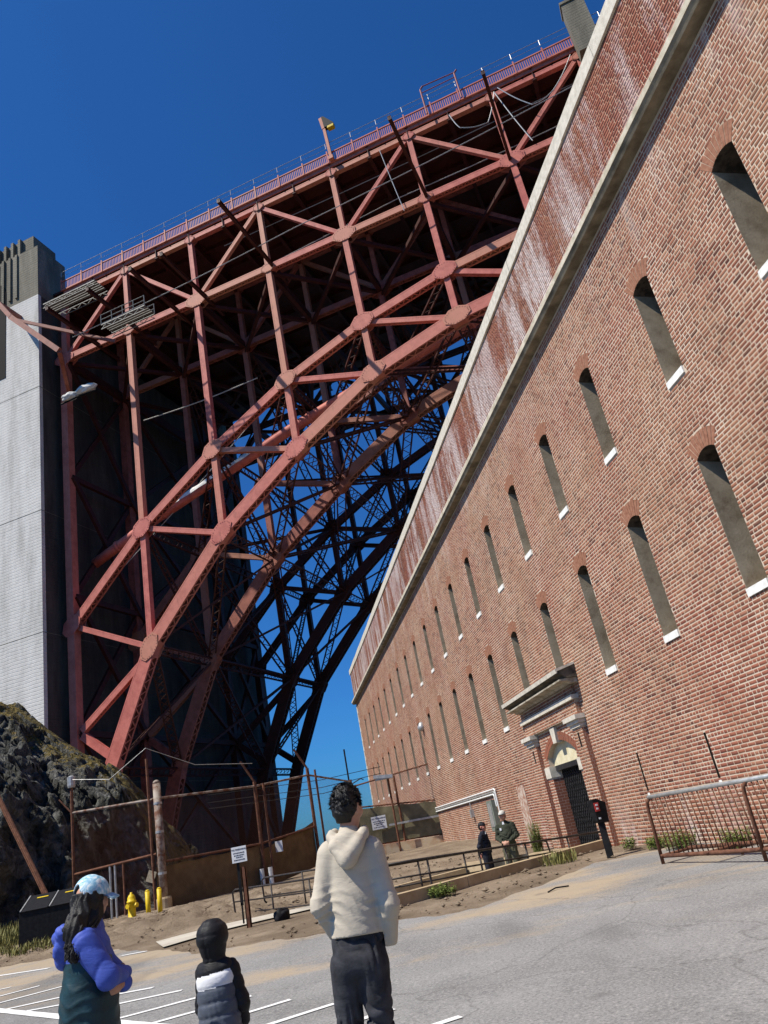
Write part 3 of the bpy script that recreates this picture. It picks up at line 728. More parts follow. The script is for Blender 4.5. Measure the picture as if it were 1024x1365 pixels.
def gusset(p, r, b, m, sx=1.0, rot=0.0):
    mb = MB(); ang = [(.38, 1), (1, .38), (1, -.38), (.38, -1), (-.38, -1), (-1, -.38), (-1, .38), (-.38, 1)]
    c_, s__ = math.cos(rot), math.sin(rot)
    poly = [((x*sx*c_-z*s__)*r, (x*sx*s__+z*c_)*r) for x, z in ang]
    for y0 in (-b/2-.075, b/2+.036):
        q = MB(); mb.prism([(p[0]+x, p[2]+z) for x, z in poly], (1, 0, 0), (0, 0, 1), p[1]+y0, p[1]+y0+.04, (0, 1, 0))
    # rivet heads round the plate
    for i in range(8):
        (xa_, za), (xb, zb) = poly[i], poly[(i+1) % 8]
        for f_ in (.2, .5, .8):
            mb.box((p[0]+.86*(xa_+(xb-xa_)*f_), p[1]-b/2-.085, p[2]+.86*(za+(zb-za)*f_)), (.07, .03, .07))
    return mb.build('gusset_plate', m, bridge)
DK = M['steel_dark']
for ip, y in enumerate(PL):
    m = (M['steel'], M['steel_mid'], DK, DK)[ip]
    rng_i = range(0, 10)
    for i in rng_i:
        x0, x1 = XN[i], XN[i+1]
        box_member('top_chord', (x0, y, ZT), (x1, y, ZT), .45, .5, m, False)
        box_member('lower_chord', (x0, y, ZL), (x1, y, ZL), .55, .68, m)
        box_member('arch_upper_chord', (x0, y, ZU[i]), (x1, y, ZU[i+1]), .7, .8, m)
        if i > 0: box_member('arch_lower_chord', (x0, y, ZA[i]), (x1, y, ZA[i+1]), .85, 1.15, m)
        if i >= 0 and i % 2 == 0: box_member('diagonal', (x0, y, ZL), (x1, y, ZT), .36, .42, m)
        else: box_member('diagonal', (x0, y, ZT), (x1, y, ZL), .36, .42, m)
        box_member('arch_diagonal', (x0, y, ZU[i]), (x1, y, ZA[i+1]), .42, .5, m)
    # lower leg of the arch
    box_member('arch_lower_chord', (XN[1], y, ZA[1]), (-46.6, y, 11.3), .85, 1.3, m)
    box_member('arch_lower_chord', (-46.6, y, 11.3), (-50.9, y, -1.5), .85, 1.4, m)
    box_member('foot_strut', (-49.7, y, 15.1), (-42.3, y, 20.0), .45, .6, m)
    box_member('foot_strut', (-49.7, y, 14.7), (-46.3, y, 12.0), .45, .7, m)
    for i in range(0, 10):
        x = XN[i]; w = .5 if i else .7
        box_member('post', (x, y, ZL), (x, y, ZT), .5, w, m)
        if i: box_member('post', (x, y, ZU[i]), (x, y, ZL), .55, .58, m)
        if i: box_member('post', (x, y, ZA[i]), (x, y, ZU[i]), .52, .58, m)
    box_member('end_post', (XN[0]-.1, y, -2), (XN[0]-.1, y, ZL), .8, .8, m)
    for i in range(0, 10):
        x = XN[i]
        sl = math.atan2(ZU[i+1]-ZU[max(i-1, 0)], XN[i+1]-XN[max(i-1, 0)])
        gusset((x, y, ZU[i]), .82, .76, m, 1.4, sl)
        if i: gusset((x, y, ZA[i]), .8, .9, m, 1.6, math.atan2(ZA[i+1]-ZA[i-1], XN[i+1]-XN[i-1]))
        gusset((x, y, ZL-.1), .78 if i % 2 == 0 else .5, .62, m, 1.6)
        gusset((x, y, ZT-.1), .45, .52, m, 1.4)
DK = M['steel_dark']
# sway and lateral bracing between the planes
def lat(p0, p1, w, side, cross=False, name='lateral_brace', pitch=None):
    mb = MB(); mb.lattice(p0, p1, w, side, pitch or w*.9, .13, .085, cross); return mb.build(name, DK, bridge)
for (a, b) in ((0, 1), (1, 2), (2, 3)):
    ya, yb = PL[a], PL[b]; gap = yb-ya
    for i in range(1, 10):
        x = XN[i]
        lat((x, ya, ZA[i]-.1), (x, yb, ZA[i]-.1), .9, (1, 0, .6), True, 'cross_strut')
        lat((x, ya, ZU[i]), (x, yb, ZU[i]), .8, (0, 0, 1), True, 'cross_strut')
        if gap > 10:
            lat((x, ya, ZA[i]), (x, yb, ZU[i]), .7, (1, 0, 0)); lat((x, yb, ZA[i]), (x, ya, ZU[i]), .7, (1, 0, 0))
            lat((x, ya, ZU[i]), (x, yb, ZL), .8, (1, 0, 0), False, 'sway_brace'); lat((x, yb, ZU[i]), (x, ya, ZL), .8, (1, 0, 0), False, 'sway_brace')
        else:
            lat((x, ya, ZA[i]), (x, yb, ZU[i]), .5, (1, 0, 0)); lat((x, yb, ZA[i]), (x, ya, ZU[i]), .5, (1, 0, 0))
    for i in range(1, 9):
        if gap > 10:
            xm = (XN[i]+XN[i+1])/2; zm = (ZA[i]+ZA[i+1])/2; ym = (ya+yb)/2
            lat((XN[i], ya, ZA[i]), (XN[i+1], yb, ZA[i+1]), .9, (1, -.6, 0)); lat((XN[i], yb, ZA[i]), (XN[i+1], ya, ZA[i+1]), .9, (1, .6, 0))
            lat((XN[i], ya, ZU[i]), (XN[i+1], yb, ZU[i+1]), .7, (1, -.6, 0)); lat((XN[i], yb, ZU[i]), (XN[i+1], ya, ZU[i+1]), .7, (1, .6, 0))
        else:
            lat((XN[i], ya, ZA[i]), (XN[i+1], yb, ZA[i+1]), .65, (1, -.6, 0), True); lat((XN[i], yb, ZA[i]), (XN[i+1], ya, ZA[i+1]), .65, (1, .6, 0))
            lat((XN[i], yb, ZU[i]), (XN[i+1], ya, ZU[i+1]), .6, (1, .6, 0))
    # legs
    lat((-46.6, ya, 11.3), (XN[1], yb, ZA[1]), .8, (1, -.5, 0), True); lat((-46.6, yb, 11.3), (XN[1], ya, ZA[1]), .8, (1, .5, 0), True)
    lat((-46.8, ya, 11.0), (-46.8, yb, 11.0), .9, (1, 0, .8), True, 'cross_strut')
    # braces of the end bent, in front of the pylon
    zz = [2, 15, 28, 41, 55]
    for k in range(4):
        mb = MB(); mb.beam((XN[0], ya, zz[k]), (XN[0], yb, zz[k+1]), .35, .5); mb.beam((XN[0]+.4, yb, zz[k]), (XN[0]+.4, ya, zz[k+1]), .35, .5); mb.beam((XN[0]+.2, ya, zz[k+1]), (XN[0]+.2, yb, zz[k+1]), .4, .55)
        mb.build('bent_brace', DK, bridge)
# floor system
for i in range(0, 10):
    for dx in (0, 4.285):
        mb = MB(); x = XN[i]+dx
        mb.beam((x, 56.6, 64.15), (x, 93, 64.15), .05, 1.5)
        for zz in (63.4, 64.9): mb.beam((x, 56.6, zz), (x, 93, zz), .4, .05)
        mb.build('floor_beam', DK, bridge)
    mb = MB(); mb.beam((XN[i], 57, ZL-.2), (XN[i], 91.5, ZL-.2), .45, .9); mb.build('cross_girder', DK, bridge)
    for (a, b) in ((0, 1), (1, 2), (2, 3)):
        mb = MB(); mb.beam((XN[i], PL[a], ZL-.5), (XN[i+1], PL[b], ZL-.5), .35, .4); mb.beam((XN[i], PL[b], ZL-.95), (XN[i+1], PL[a], ZL-.95), .35, .4)
        mb.build('wind_brace', DK, bridge)
for y in np.linspace(60, 90, 9):
    mb = MB(); mb.beam((XN[0]-8, y, 64.75), (XN[10], y, 64.75), .3, .5); mb.build('stringer', DK, bridge)
mb = MB(); mb.b2((XN[0]-30, 56.75, 65.02), (XN[10]+10, 92.6, 65.32)); mb.build('deck_slab', M['steel_dark'], bridge)
mb = MB(); mb.beam((XN[0]+.2, 56.72, 64.72), (XN[10], 56.72, 64.72), .12, .42); mb.beam((XN[0]+.2, 56.6, 64.96), (XN[10], 56.6, 64.96), .3, .06); mb.build('fascia', M['steel'], bridge)
# footway railing, one bay per panel
for i in range(0, 10):
    mb = MB(); n_ = 42; x0, x1 = XN[i]+.1, XN[i+1]+.1; raised = (i == 5)
    for k in range(n_):
        x = x0+(x1-x0)*k/n_; mb.box((x, 56.52, 65.62), (.08, .04, 1.1))
    mb.beam((x0, 56.52, 66.22), (x1, 56.52, 66.22), .14, .11); mb.beam((x0, 56.52, 65.06), (x1, 56.52, 65.06), .12, .1)
    rl = mb.build('railing', M['steel'], bridge)
    for k in range(3):
        mb = MB(); x = x0+(x1-x0)*k/3; mb.box((x, 56.46, 65.7), (.13, .13, 1.6)); mb.build('railing_post', M['steel'], rl)
    mb = MB()
    for k in range(3):
        x = x0+(x1-x0)*k/3; mb.tube([(x, 56.46, 66.9), (x, 56.46, 67.6)], .035, 6)
    mb.tube([(x0, 56.46, 67.55), (x1, 56.46, 67.55)], .03, 6); mb.tube([(x0, 56.46, 66.95), (x1, 56.46, 66.9)], .018, 5)
    mb.build('railing_wire', M['galv'], rl)
# bay with a higher guard
mb = MB()
for x in (-5.0, -1.4): mb.tube([(x, 56.2, 64.9), (x, 56.2, 68.3), (x+.3, 56.2, 68.6)], .09, 8)
mb.tube([(-4.7, 56.2, 68.6), (-1.4, 56.2, 68.4)], .06, 6); mb.tube([(-5, 56.2, 67.8), (-1.4, 56.2, 67.8)], .05, 6)
mb.build('guard_frame', M['steel_rail'], bridge)
mb = MB(); mb.b2((9.6, 54.6, 62.0), (11.6, 56.2, 68.2)); mb.b2((9.5, 54.5, 68.2), (11.7, 56.3, 68.5)); mb.build('deck_pier', M['pylon_old'], bridge)
# outrigger beams
for x, y0 in ((-45.6, 49.1), (-40.6, 49.1), (-35.5, 49.1), (-31.9, 49.1), (-24.0, 46.8), (-7.25, 46.8), (1.0, 46.8)):
    mb = MB(); z = ZL-.35 if y0 > 48 else ZL
    mb.beam((x, y0, z), (x, 60, z), .06, .42)
    for zz in (-.2, .2): mb.beam((x, y0, z+zz), (x, 60, z+zz), .28, .05)
    mb.box((x, y0+.05, z), (.32, .06, .46)); mb.build('outrigger', M['steel_dark'], bridge)
# bracket at the pylon
mb = MB(); y = 51.5
mb.beam((-54.2, y, 61.6), (-52.5, y, 59.0), .4, .5, (1, 0, 1)); mb.beam((-52.6, y, 59.1), (-46.3, y, 52.0), .4, .55, (1, 0, 1)); mb.beam((-46.3, y, 52.0), (-50, 57, 51.2), .4, .5)
mb.beam((-52.2, y, 58.6), (-41.0, y+2, 52.0), .22, .32, (0, 0, 1)); mb.beam((-54.2, y, 61.6), (-54.2, 54.5, 61.6), .4, .4)
mb.build('bracket_arm', M['steel_mid'], bridge)
# big service pipe under the arch, part wrapped in white
px0, pz0, px1, pz1 = -50.4, 32.4, 2.0, 45.6
def pz(x): return np.interp(x, [-50.4, -41.4, -33.8, -26.8, -18.8, 2], [32.4, 35.3, 37.2, 39.1, 40.8, 44.8])
pts = [(x, 60.3, float(pz(x))) for x in np.linspace(px0, px1, 14)]
mb = MB(); mb.tube(pts, .52, 14)
for x in np.linspace(px0+3, px1-3, 9): z = float(pz(x)); mb.tube([(x-.15, 60.3, z-.04), (x+.15, 60.3, z+.04)], .62, 14)
pipe = mb.build('service_pipe', M['steel'], bridge, True)
mb = MB(); vs = []; xx = np.linspace(-41.0, -30.6, 22)
for x in xx:
    for k in range(7):
        a_ = math.radians(60+k*22); r_ = .56+.04*math.sin(x*3+k); vs.append((x, 60.3+math.cos(a_)*r_, float(pz(x))+math.sin(a_)*r_))
mb.add(vs, [(i*7+k, i*7+k+7, i*7+k+8, i*7+k+1) for i in range(21) for k in range(6)]); mb.build('pipe_wrap', M['white_wrap'], pipe, True)
# wires
for pts, r in (([(-45, 52, 53.4), (-20, 54, 56.4), (9, 55, 59)], .05), ([(-44, 58, 56.5), (-10, 58, 58.3), (12, 58, 58.6)], .05), ([(-30, 58.5, 62.8), (12, 58.5, 62.9)], .04), ([(-43, 60, 46.5), (-30, 62, 47.6)], .06), ([(-48, 60, 30), (-28, 61, 44)], .04),
               ([(-10.5, 56.4, 63.5), (-9.6, 56.4, 55)], .04), ([(-3, 56, 63.3), (-2.4, 56, 61.2), (.2, 56, 60.3), (1.6, 56, 63.5)], .05), ([(2, 56, 63.8), (4.4, 56, 60), (6.5, 56, 60.5), (9, 56, 63.6)], .05), ([(1.6, 56.5, 64), (3.4, 56.5, 56.5)], .05)):
    mb = MB(); P3 = [Vector(p) for p in pts]; sm = []
    for i in range(len(P3)-1):
        for k in range(6):
            t = k/6; q = P3[i].lerp(P3[i+1], t); q.z -= .25*math.sin(math.pi*t); sm.append(q)
    sm.append(P3[-1]); mb.tube(sm, r, 5); mb.build('cable', M['galv'], bridge)

BM = bridge
def br(x, y, z): v = Matrix.Rotation(BR_ROT, 3, 'Z') @ Vector((x, y, z)); return v
# lamp standard on the railing
lp = thing('lamp_standard', 'red leaning lamp standard with a yellow lamp box on the bridge railing', 'street lamp', br(-15.5, 56.3, 65.0), BR_ROT)
mb = MB(); mb.beam((0, 0, 0), (-.1, 0, 4.6), .28, .3); mb.beam((-.1, 0, 4.4), (-.25, 0, 6.0), .34, .4); mb.box((0, 0, .2), (.5, .5, .4)); mb.build('pole', M['steel'], lp)
mb = MB(); mb.prism([(-.1, 6.0), (.15, 5.9), (1.05, 4.55), (1.0, 4.35), (.0, 4.4)], (1, 0, 0), (0, 0, 1), -.25, .25, (0, 1, 0)); hd = mb.build('lamp_head', M['black_metal'], lp)
mb = MB(); mb.prism([(.3, 4.1), (1.0, 4.1), (1.05, 4.36), (.35, 4.36)], (1, 0, 0), (0, 0, 1), -.27, .27, (0, 1, 0)); mb.build('lamp_box', M['yellow'], lp)
# work platforms hanging from the outriggers
def platform(name, label, c, ln, dp, rails):
    t = thing(name, label, 'scaffold', br(*c), BR_ROT, 'work platforms under the bridge deck')
    mb = MB()
    for k in range(int(dp/.28)): mb.b2((-ln/2, -dp/2+k*.28, 0), (ln/2, -dp/2+k*.28+.23, .06))
    mb.build('plank', M['scaf'], t)
    mb = MB()
    for y in (-dp/2, dp/2):
        mb.beam((-ln/2, y, -.06), (ln/2, y, -.06), .07, .07); mb.beam((-ln/2, y, -.55), (ln/2, y, -.55), .07, .07)
        k = int(ln/.6)
        for i in range(k): mb.beam((-ln/2+ln*i/k, y, -.06 if i % 2 else -.55), (-ln/2+ln*(i+1)/k, y, -.55 if i % 2 else -.06), .04, .04)
    mb.build('truss', M['scaf'], t)
    if rails:
        mb = MB()
        for y in (-dp/2, dp/2):
            for z in (.55, 1.1): mb.tube([(-ln/2, y, z), (ln/2, y, z)], .045, 6)
            for i in range(5): x = -ln/2+ln*i/4; mb.tube([(x, y, 0), (x, y, 1.15)], .045, 6)
        mb.build('guard_rail', M['scaf'], t)
    return t
platform('work_platform', 'grey scaffold platform with guard rails hung below the red deck truss', (-36.9, 50.2, 50.8), 5.0, 1.5, True)
platform('work_platform', 'grey plank platform hung next to the concrete pylon top', (-43.3, 50.6, 56.7), 6.4, 1.9, False)
# wrapped bundle
def blob(name, m, parent, c, r, seed=0, n=18, amp=.25, fr=2.0):
    vs = []; fs = []
    for i in range(n+1):
        th = math.pi*i/n
        for k in range(2*n):
            ph = math.pi*k/n; d = Vector((math.sin(th)*math.cos(ph), math.sin(th)*math.sin(ph), math.cos(th)))
            s__ = 1+amp*mnoise.noise(d*fr+Vector((seed, seed*.7, 0))); vs.append((c[0]+d.x*r[0]*s__, c[1]+d.y*r[1]*s__, c[2]+d.z*r[2]*s__))
    for i in range(n):
        for k in range(2*n): a_ = i*2*n+k; b_ = i*2*n+(k+1) % (2*n); fs.append((a_, a_+2*n, b_+2*n, b_))
    mb = MB(); mb.add(vs, fs); return mb.build(name, m, parent, True)
wb = thing('wrapped_bundle', 'white tarpaulin bundle lashed to the red end post by the pylon', 'bundle', br(-47.6, 55.6, 49.7), BR_ROT)
blob('cover', M['white_wrap'], wb, (-1.2, 0, -.1), (.95, .5, .42), 3); blob('cover', M['white_wrap'], wb, (.95, 0, .0), (1.35, .5, .45), 9)
mb = MB(); mb.tube([(-2.3, 0, -.6), (0, 0, -.5), (2.3, 0, -.65)], .09, 6); mb.build('hanger', M['black_metal'], wb)

# ================================================================== pylon
pyl = thing('bridge_pylon', 'tall concrete pylon beside the steel arch, pale below and weathered grey on top', 'pylon', (0, 0, 0), BR_ROT)
XR = -51.7
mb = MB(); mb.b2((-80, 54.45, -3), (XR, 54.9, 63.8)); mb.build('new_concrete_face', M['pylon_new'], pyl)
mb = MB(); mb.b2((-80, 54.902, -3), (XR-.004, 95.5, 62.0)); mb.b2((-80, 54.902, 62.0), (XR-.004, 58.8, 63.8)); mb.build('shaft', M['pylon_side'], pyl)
for a_, b_ in (((-80, 54.47, 63.802), (XR-.01, 58.8, 70.9)), ((-80, 90.6, 62), (XR-.01, 95.2, 70.9))):
    mb = MB(); mb.b2(a_, b_); mb.build('upper_shaft', M['pylon_old'], pyl)
mb = MB(); mb.b2((-80, 54.9, 70.902), (XR-1.0, 58.4, 73.2)); x = XR-1.3
for k in range(5): mb.b2((XR-1.9-k*1.05, 54.5, 66.2+k*.25), (XR-1.55-k*1.05, 54.9, 73.22)) if k else None
mb.build('crown', M['pylon_old'], pyl)
mb = MB()
for k in range(4): mb.b2((XR-3.2-k*.95, 54.30-.02*k, 64.6), (XR-2.9-k*.95, 54.47, 70.9))
mb.build('flute', M['pylon_old'], pyl)
q = MB(); zz = [(-58, 54.5), (-56.3, 54.5), (-56.3, 66)]+[(-57.2+.9*math.cos(a_), 66+1.6*math.sin(a_)) for a_ in np.linspace(0, math.pi/2, 7)]+[(-58, 67.6)]
q.prism(zz, (1, 0, 0), (0, 0, 1), 54.40, 54.44, (0, 1, 0)); q.build('niche', M['dark_void'], pyl)
# horizontal pour joints on the shaft
mb = MB()
for z in (11.0, 24.5, 37.0, 51.5): mb.b2((-80, 54.435, z), (XR+.012, 95.4, z+.05))
mb.build('pour_joint', M['pylon_old'], pyl)

# ================================================================== rock cliff
def build_rock():
    nu, nv = 190, 130
    px = [-60, -45, -32, -26, -21, -18.5, -16.8, -15.2, -14.2, -13.3, -12.4, -11.5]
    H_ = [20, 18, 15.5, 13.6, 11.2, 9.2, 8.0, 6.8, 5.6, 3.9, 1.6, .2]
    FY = [23, 24, 25, 26, 27.2, 27.6, 27.8, 30.4, 31.6, 32.2, 33, 34]
    RY = [44, 43, 42, 41, 39.5, 38.5, 38, 37.8, 37.5, 37.0, 36.5, 35.5]
    ms = []; xs_ = np.concatenate([np.linspace(-60, -26, 50), np.linspace(-25.8, -11.5, nu-50)])
    vs = []
    for x in xs_:
        h = np.interp(x, px, H_); f_ = np.interp(x, px, FY); r = np.interp(x, px, RY)
        for j in range(nv):
            v = j/(nv-1)
            if v < .75:
                t = v/.75; y = f_+(r-f_)*(t**1.5); z = .4+(h-.4)*(1-(1-t)**1.45)
            else:
                t = (v-.75)/.25; y = r+t*16; z = h-(h+1)*t**1.3
            q = Vector((x*.5+.25*y, y*.5, z*.36+.12*x)); d = 1.1*mnoise.noise(q*.5); a = 1.35; f2 = .75
            for o_ in range(4):
                w = q*f2+mnoise.noise_vector(q*f2*1.3)*.07; dist, pts_ = mnoise.voronoi(w); c0 = pts_[0]
                g_ = mnoise.noise_vector(c0*7.31+Vector((o_, 1.7, 3.1))); d += a*(2.1*g_.dot(w-c0)+.9*mnoise.noise(c0*5.7)-.10); a *= .56; f2 *= 2.1
            d += .05*mnoise.noise(q*14)
            am = min(1, h/4)*(1 if v < .72 else .5)*(0.42+.58*math.sin(math.pi*min(1, max(0, t if v < .75 else .3))))
            ms.append(v if v < .76 else .76); vs.append((x+d*.30*am, y-d*.85*am, z+d*.40*am*(.3 if z < 1 else 1)))
    fs = [(i*nv+j, (i+1)*nv+j, (i+1)*nv+j+1, i*nv+j+1) for i in range(len(xs_)-1) for j in range(nv-1)]
    me = npmesh('rock_cliff', vs, fs); at = me.attributes.new('ledge', 'FLOAT', 'POINT'); at.data.foreach_set('value', np.array(ms, np.float32)); o = link('rock_cliff', me, M['rock']); o['kind'] = 'structure'
build_rock()
# ================================================================== fences
def chain(mb, a, b, z0a, z1a, z0b, z1b, sp=.085, r=.0026):
    a, b = Vector(a), Vector(b); l = (b-a).length; d = (b-a)/l; n_ = Vector((-d.y, d.x, 0))
    def P(u, z): q = a+d*u; return Vector((q.x, q.y, z))
    h = max(z1a-z0a, z1b-z0b); k = int((l+h)/sp)
    for sg in (1, -1):
        for i in range(k):
            s0 = -h+i*sp+ (sp/2 if sg > 0 else 0)
            u0, u1 = max(0, s0), min(l, s0+h)
            if u1-u0 < .05: continue
            def zz(u): f_ = (u-s0)/h; return f_ if sg > 0 else 1-f_
            def Z_(u): lo = z0a+(z0b-z0a)*u/l; hi = z1a+(z1b-z1a)*u/l; return lo+(hi-lo)*zz(u)
            p, q = P(u0, Z_(u0)), P(u1, Z_(u1)); dd = (q-p).normalized(); w = dd.cross(n_)*r
            mb.add([p-w, p+w, q+w, q-w], [(0, 1, 2, 3)]); mb.add([p-n_*r, p+n_*r, q+n_*r, q-n_*r], [(0, 1, 2, 3)])
def screen(name, a, b, z0a, z1a, z0b, z1b, m, parent, off, seed):
    a, b = Vector(a), Vector(b); l = (b-a).length; d = (b-a)/l; n_ = Vector((-d.y, d.x, 0)); k = 40; kv = 14; vs = []
    for side in (0, .012):
        for i in range(k+1):
            for j in range(kv+1):
                u, v = i/k, j/kv; lo = z0a+(z0b-z0a)*u; hi = z1a+(z1b-z1a)*u - .05*abs(math.sin(u*math.pi*max(1, round(l/1.2))))
                q = a+d*l*u+n_*(off+side+.035*mnoise.noise(Vector((u*l*1.3, v*2, seed)))+.02*math.sin(u*l*5+seed)*(v**2)); vs.append((q.x, q.y, lo+(hi-lo)*v))
    n1 = (k+1)*(kv+1); fs = []
    for s0 in (0, n1): fs += [(s0+i*(kv+1)+j, s0+(i+1)*(kv+1)+j, s0+(i+1)*(kv+1)+j+1, s0+i*(kv+1)+j+1) for i in range(k) for j in range(kv)]
    mb = MB(); mb.add(vs, fs); return mb.build(name, m, parent, True)
FP = {'a': (-13.98, 30.5), 'b': (-10.7, 30.1), 'c': (-7.6, 33.6), 'd': (-5.8, 36.6), 'e': (-4.3, 40.3), 'f': (.22, 40.9)}
def v3(k, z): return Vector((*FP[k], z))
# gate on the left
t = thing('fence_gate', 'rusty chain link gate with a small framed door beside the rock cliff', 'gate')
mb = MB(); mb.tube([v3('a', .3), v3('a', 5.5)], .06, 8); mb.tube([v3('a', 4.9)+Vector((-.5, 0, .2)), v3('a', 4.5)], .03, 6); mb.build('post', M['rusty'], t)
mb = MB(); mb.tube([v3('b', .3)+Vector((-.15, 0, 0)), v3('b', 5.9)+Vector((-.15, 0, 0))], .055, 8); mb.build('post', M['rusty'], t)
for za, zb in ((4.52, 4.38), (2.35, 2.47)):
    mb = MB(); mb.tube([v3('a', za), v3('b', zb)], .05, 8); mb.build('rail', M['rustpipe'] if za > 4 else M['rusty'], t)
for u in (.44, .50, .60):
    mb = MB(); p = v3('a', 0).lerp(v3('b', 0), u); mb.tube([(p.x, p.y, .5), (p.x, p.y, 2.42)], .045, 8); mb.build('door_post', M['galv'] if u < .6 else M['rusty'], t)
mb = MB(); chain(mb, v3('a', 0), v3('b', 0), .6, 4.5, .6, 4.38); mb.build('chain_link_mesh', M['rusty'], t, kind='stuff')
p = v3('a', 0).lerp(v3('b', 0), .93); mb = MB(); mb.box((p.x, p.y-.06, 1.75), (.3, .015, .38), Matrix.Rotation(.4, 3, 'Y')); sg_ = mb.build('notice', M['sign_tan'] if 'sign_tan' in M else simple('faded_notice', (.30, .24, .16), (.42, .36, .26), 14, .8, 0, 0), t)
mb = MB(); mb.lathe((-13.98, 30.5, 5.45), [(.13, 0), (.15, .08), (.15, .4), (.05, .45)], 10); mb.build('insulator', M['galv'], t)
# tall pole with a concrete foot
t = thing('steel_pole', 'tall rust streaked steel pole set in a concrete foot by the gate', 'pole', (-10.45, 29.9, .55))
mb = MB(); mb.tube([(0, 0, 0), (0, 0, 4.35)], .145, 14); mb.lathe((0, 0, 4.35), [(.145, 0), (.12, .08), (.05, .13)], 14); mb.build('shaft', M['rustpipe'], t, True)
mb = MB(); mb.lathe((0, 0, -.2), [(.27, 0), (.27, .6), (.24, .66)], 16); mb.build('footing', M['concrete'], t)
mb = MB()
for z in (1.2, 2.6, 3.6): mb.lathe((0, 0, z), [(.155, 0), (.155, .08)], 14)
mb.build('band', M['galv'], t)
# main fence spans
t = thing('chain_link_fence', 'tall rusty chain link fence with tan screens below the arch', 'fence')
hts = {'b': (.55, 4.4), 'c': (.55, 4.42), 'd': (.9, 4.7), 'e': (1.2, 4.3), 'f': (1.05, 4.5)}
for k, zt, m in (('c', 4.6, 'rusty'), ('d', 5.0, 'rusty')):
    mb = MB(); mb.tube([v3(k, .2), v3(k, zt)], .075, 8); mb.build('post', M[m], t)
    mb = MB(); q = v3(k, 0)+Vector((.3, .25, 0)); mb.tube([(q.x, q.y, .3), (q.x, q.y, zt-.1)], .05, 8); mb.build('post', M[m], t)
    mb = MB(); q = v3(k, zt); mb.tube([q, q+Vector((-.45, -.2, .9))], .05, 6); mb.build('fence_arm', M['rusty'], t)
for k0, k1 in (('b', 'c'), ('c', 'd'), ('d', 'e')):
    for f_ in (1.0, .42):
        za = hts[k0][0]+(hts[k0][1]-hts[k0][0])*f_; zb = hts[k1][0]+(hts[k1][1]-hts[k1][0])*f_
        if k0 == 'd' and f_ < 1: continue
        mb = MB(); mb.tube([v3(k0, za), v3(k1, zb)], .045, 8); mb.build('rail', M['rusty'] if f_ < 1 else M['rustpipe'], t)
    mb = MB(); chain(mb, v3(k0, 0), v3(k1, 0), *hts[k0], *hts[k1], .09); mb.build('chain_link_mesh', M['rusty'], t, kind='stuff')
screen('windscreen', v3('b', 0), v3('c', 0), .5, 2.05, .5, 2.15, M['tarp_tan'], t, .09, 1.)
screen('windscreen', v3('c', 0), v3('d', 0), .5, 1.95, .9, 2.7, M['tarp_tan'], t, .09, 4.)
mb = MB(); q = v3('c', 0).lerp(v3('d', 0), .3); mb.box((q.x, q.y-.1, 1.95), (.3, .02, .42)); mb.build('notice', M['sign_white'], t)
for dx in (0, .35):
    mb = MB(); q = v3('c', 0)+Vector((dx-.05, -.25, 0)); mb.tube([(q.x, q.y, .3), (q.x, q.y, 1.25)], .09, 10); mb.build('guard_post', M['white_paint'], t)
# right hand fence on a stained low wall
t = thing('chain_link_fence', 'chain link fence with an olive screen on a rust stained low wall against the fort', 'fence')
mb = MB(); e0, f0 = v3('e', 0), v3('f', 0); dd = (f0-e0).normalized(); nn_ = Vector((-dd.y, dd.x, 0))
A_ = e0-dd*.6; mb.prism([(0, .2), ((f0-A_).length+.5, .2), ((f0-A_).length+.5, 1.02), (0, 1.22)], dd, (0, 0, 1), -.15, .15, nn_)
o_ = mb.build('base_wall', M['rustwall'], t); o_.location = (A_.x, A_.y, 0)
for u, zt, r in ((.0, 4.4, .05), (.47, 4.2, .055), (.99, 6.4, .07), (1.04, 6.1, .05)):
    q = e0.lerp(f0, u); mb = MB(); mb.tube([(q.x, q.y-.05, .9), (q.x, q.y-.05, zt)], r, 8); mb.build('post', M['rusty'], t)
for za, zb in ((4.05, 4.5), (1.26, 1.1), (3.06, 2.66)):
    mb = MB(); mb.tube([v3('e', za), v3('f', zb)], .04, 6); mb.build('rail', M['rusty'], t)
screen('windscreen', e0, f0, 1.28, 3.02, 1.12, 2.62, M['tarp'], t, -.06, 7.)
mb = MB(); chain(mb, e0, f0, 1.2, 4.1, 1.1, 4.5, .1); mb.build('chain_link_mesh', M['galv'], t, kind='stuff')
mb = MB(); q0, q1 = e0.lerp(f0, .33), e0.lerp(f0, .9); mb.beam((q0.x, q0.y-.16, 1.98), (q1.x, q1.y-.16, 1.95), .05, .09); mb.build('batten', M['galv'], t)
def text(s_, size, loc, R3, m, parent, ext=.002):
    cu = bpy.data.curves.new('lettering', 'FONT'); cu.body = s_; cu.size = size; cu.align_x = 'CENTER'; cu.align_y = 'CENTER'; cu.extrude = ext
    tmp = bpy.data.objects.new('tmp', cu); COL.objects.link(tmp)
    dg = bpy.context.evaluated_depsgraph_get(); me = bpy.data.meshes.new_from_object(tmp.evaluated_get(dg)); bpy.data.objects.remove(tmp); bpy.data.curves.remove(cu)
    me.transform(Matrix.Translation(Vector(loc)) @ R3.to_4x4()); return link('lettering', me, m, parent)
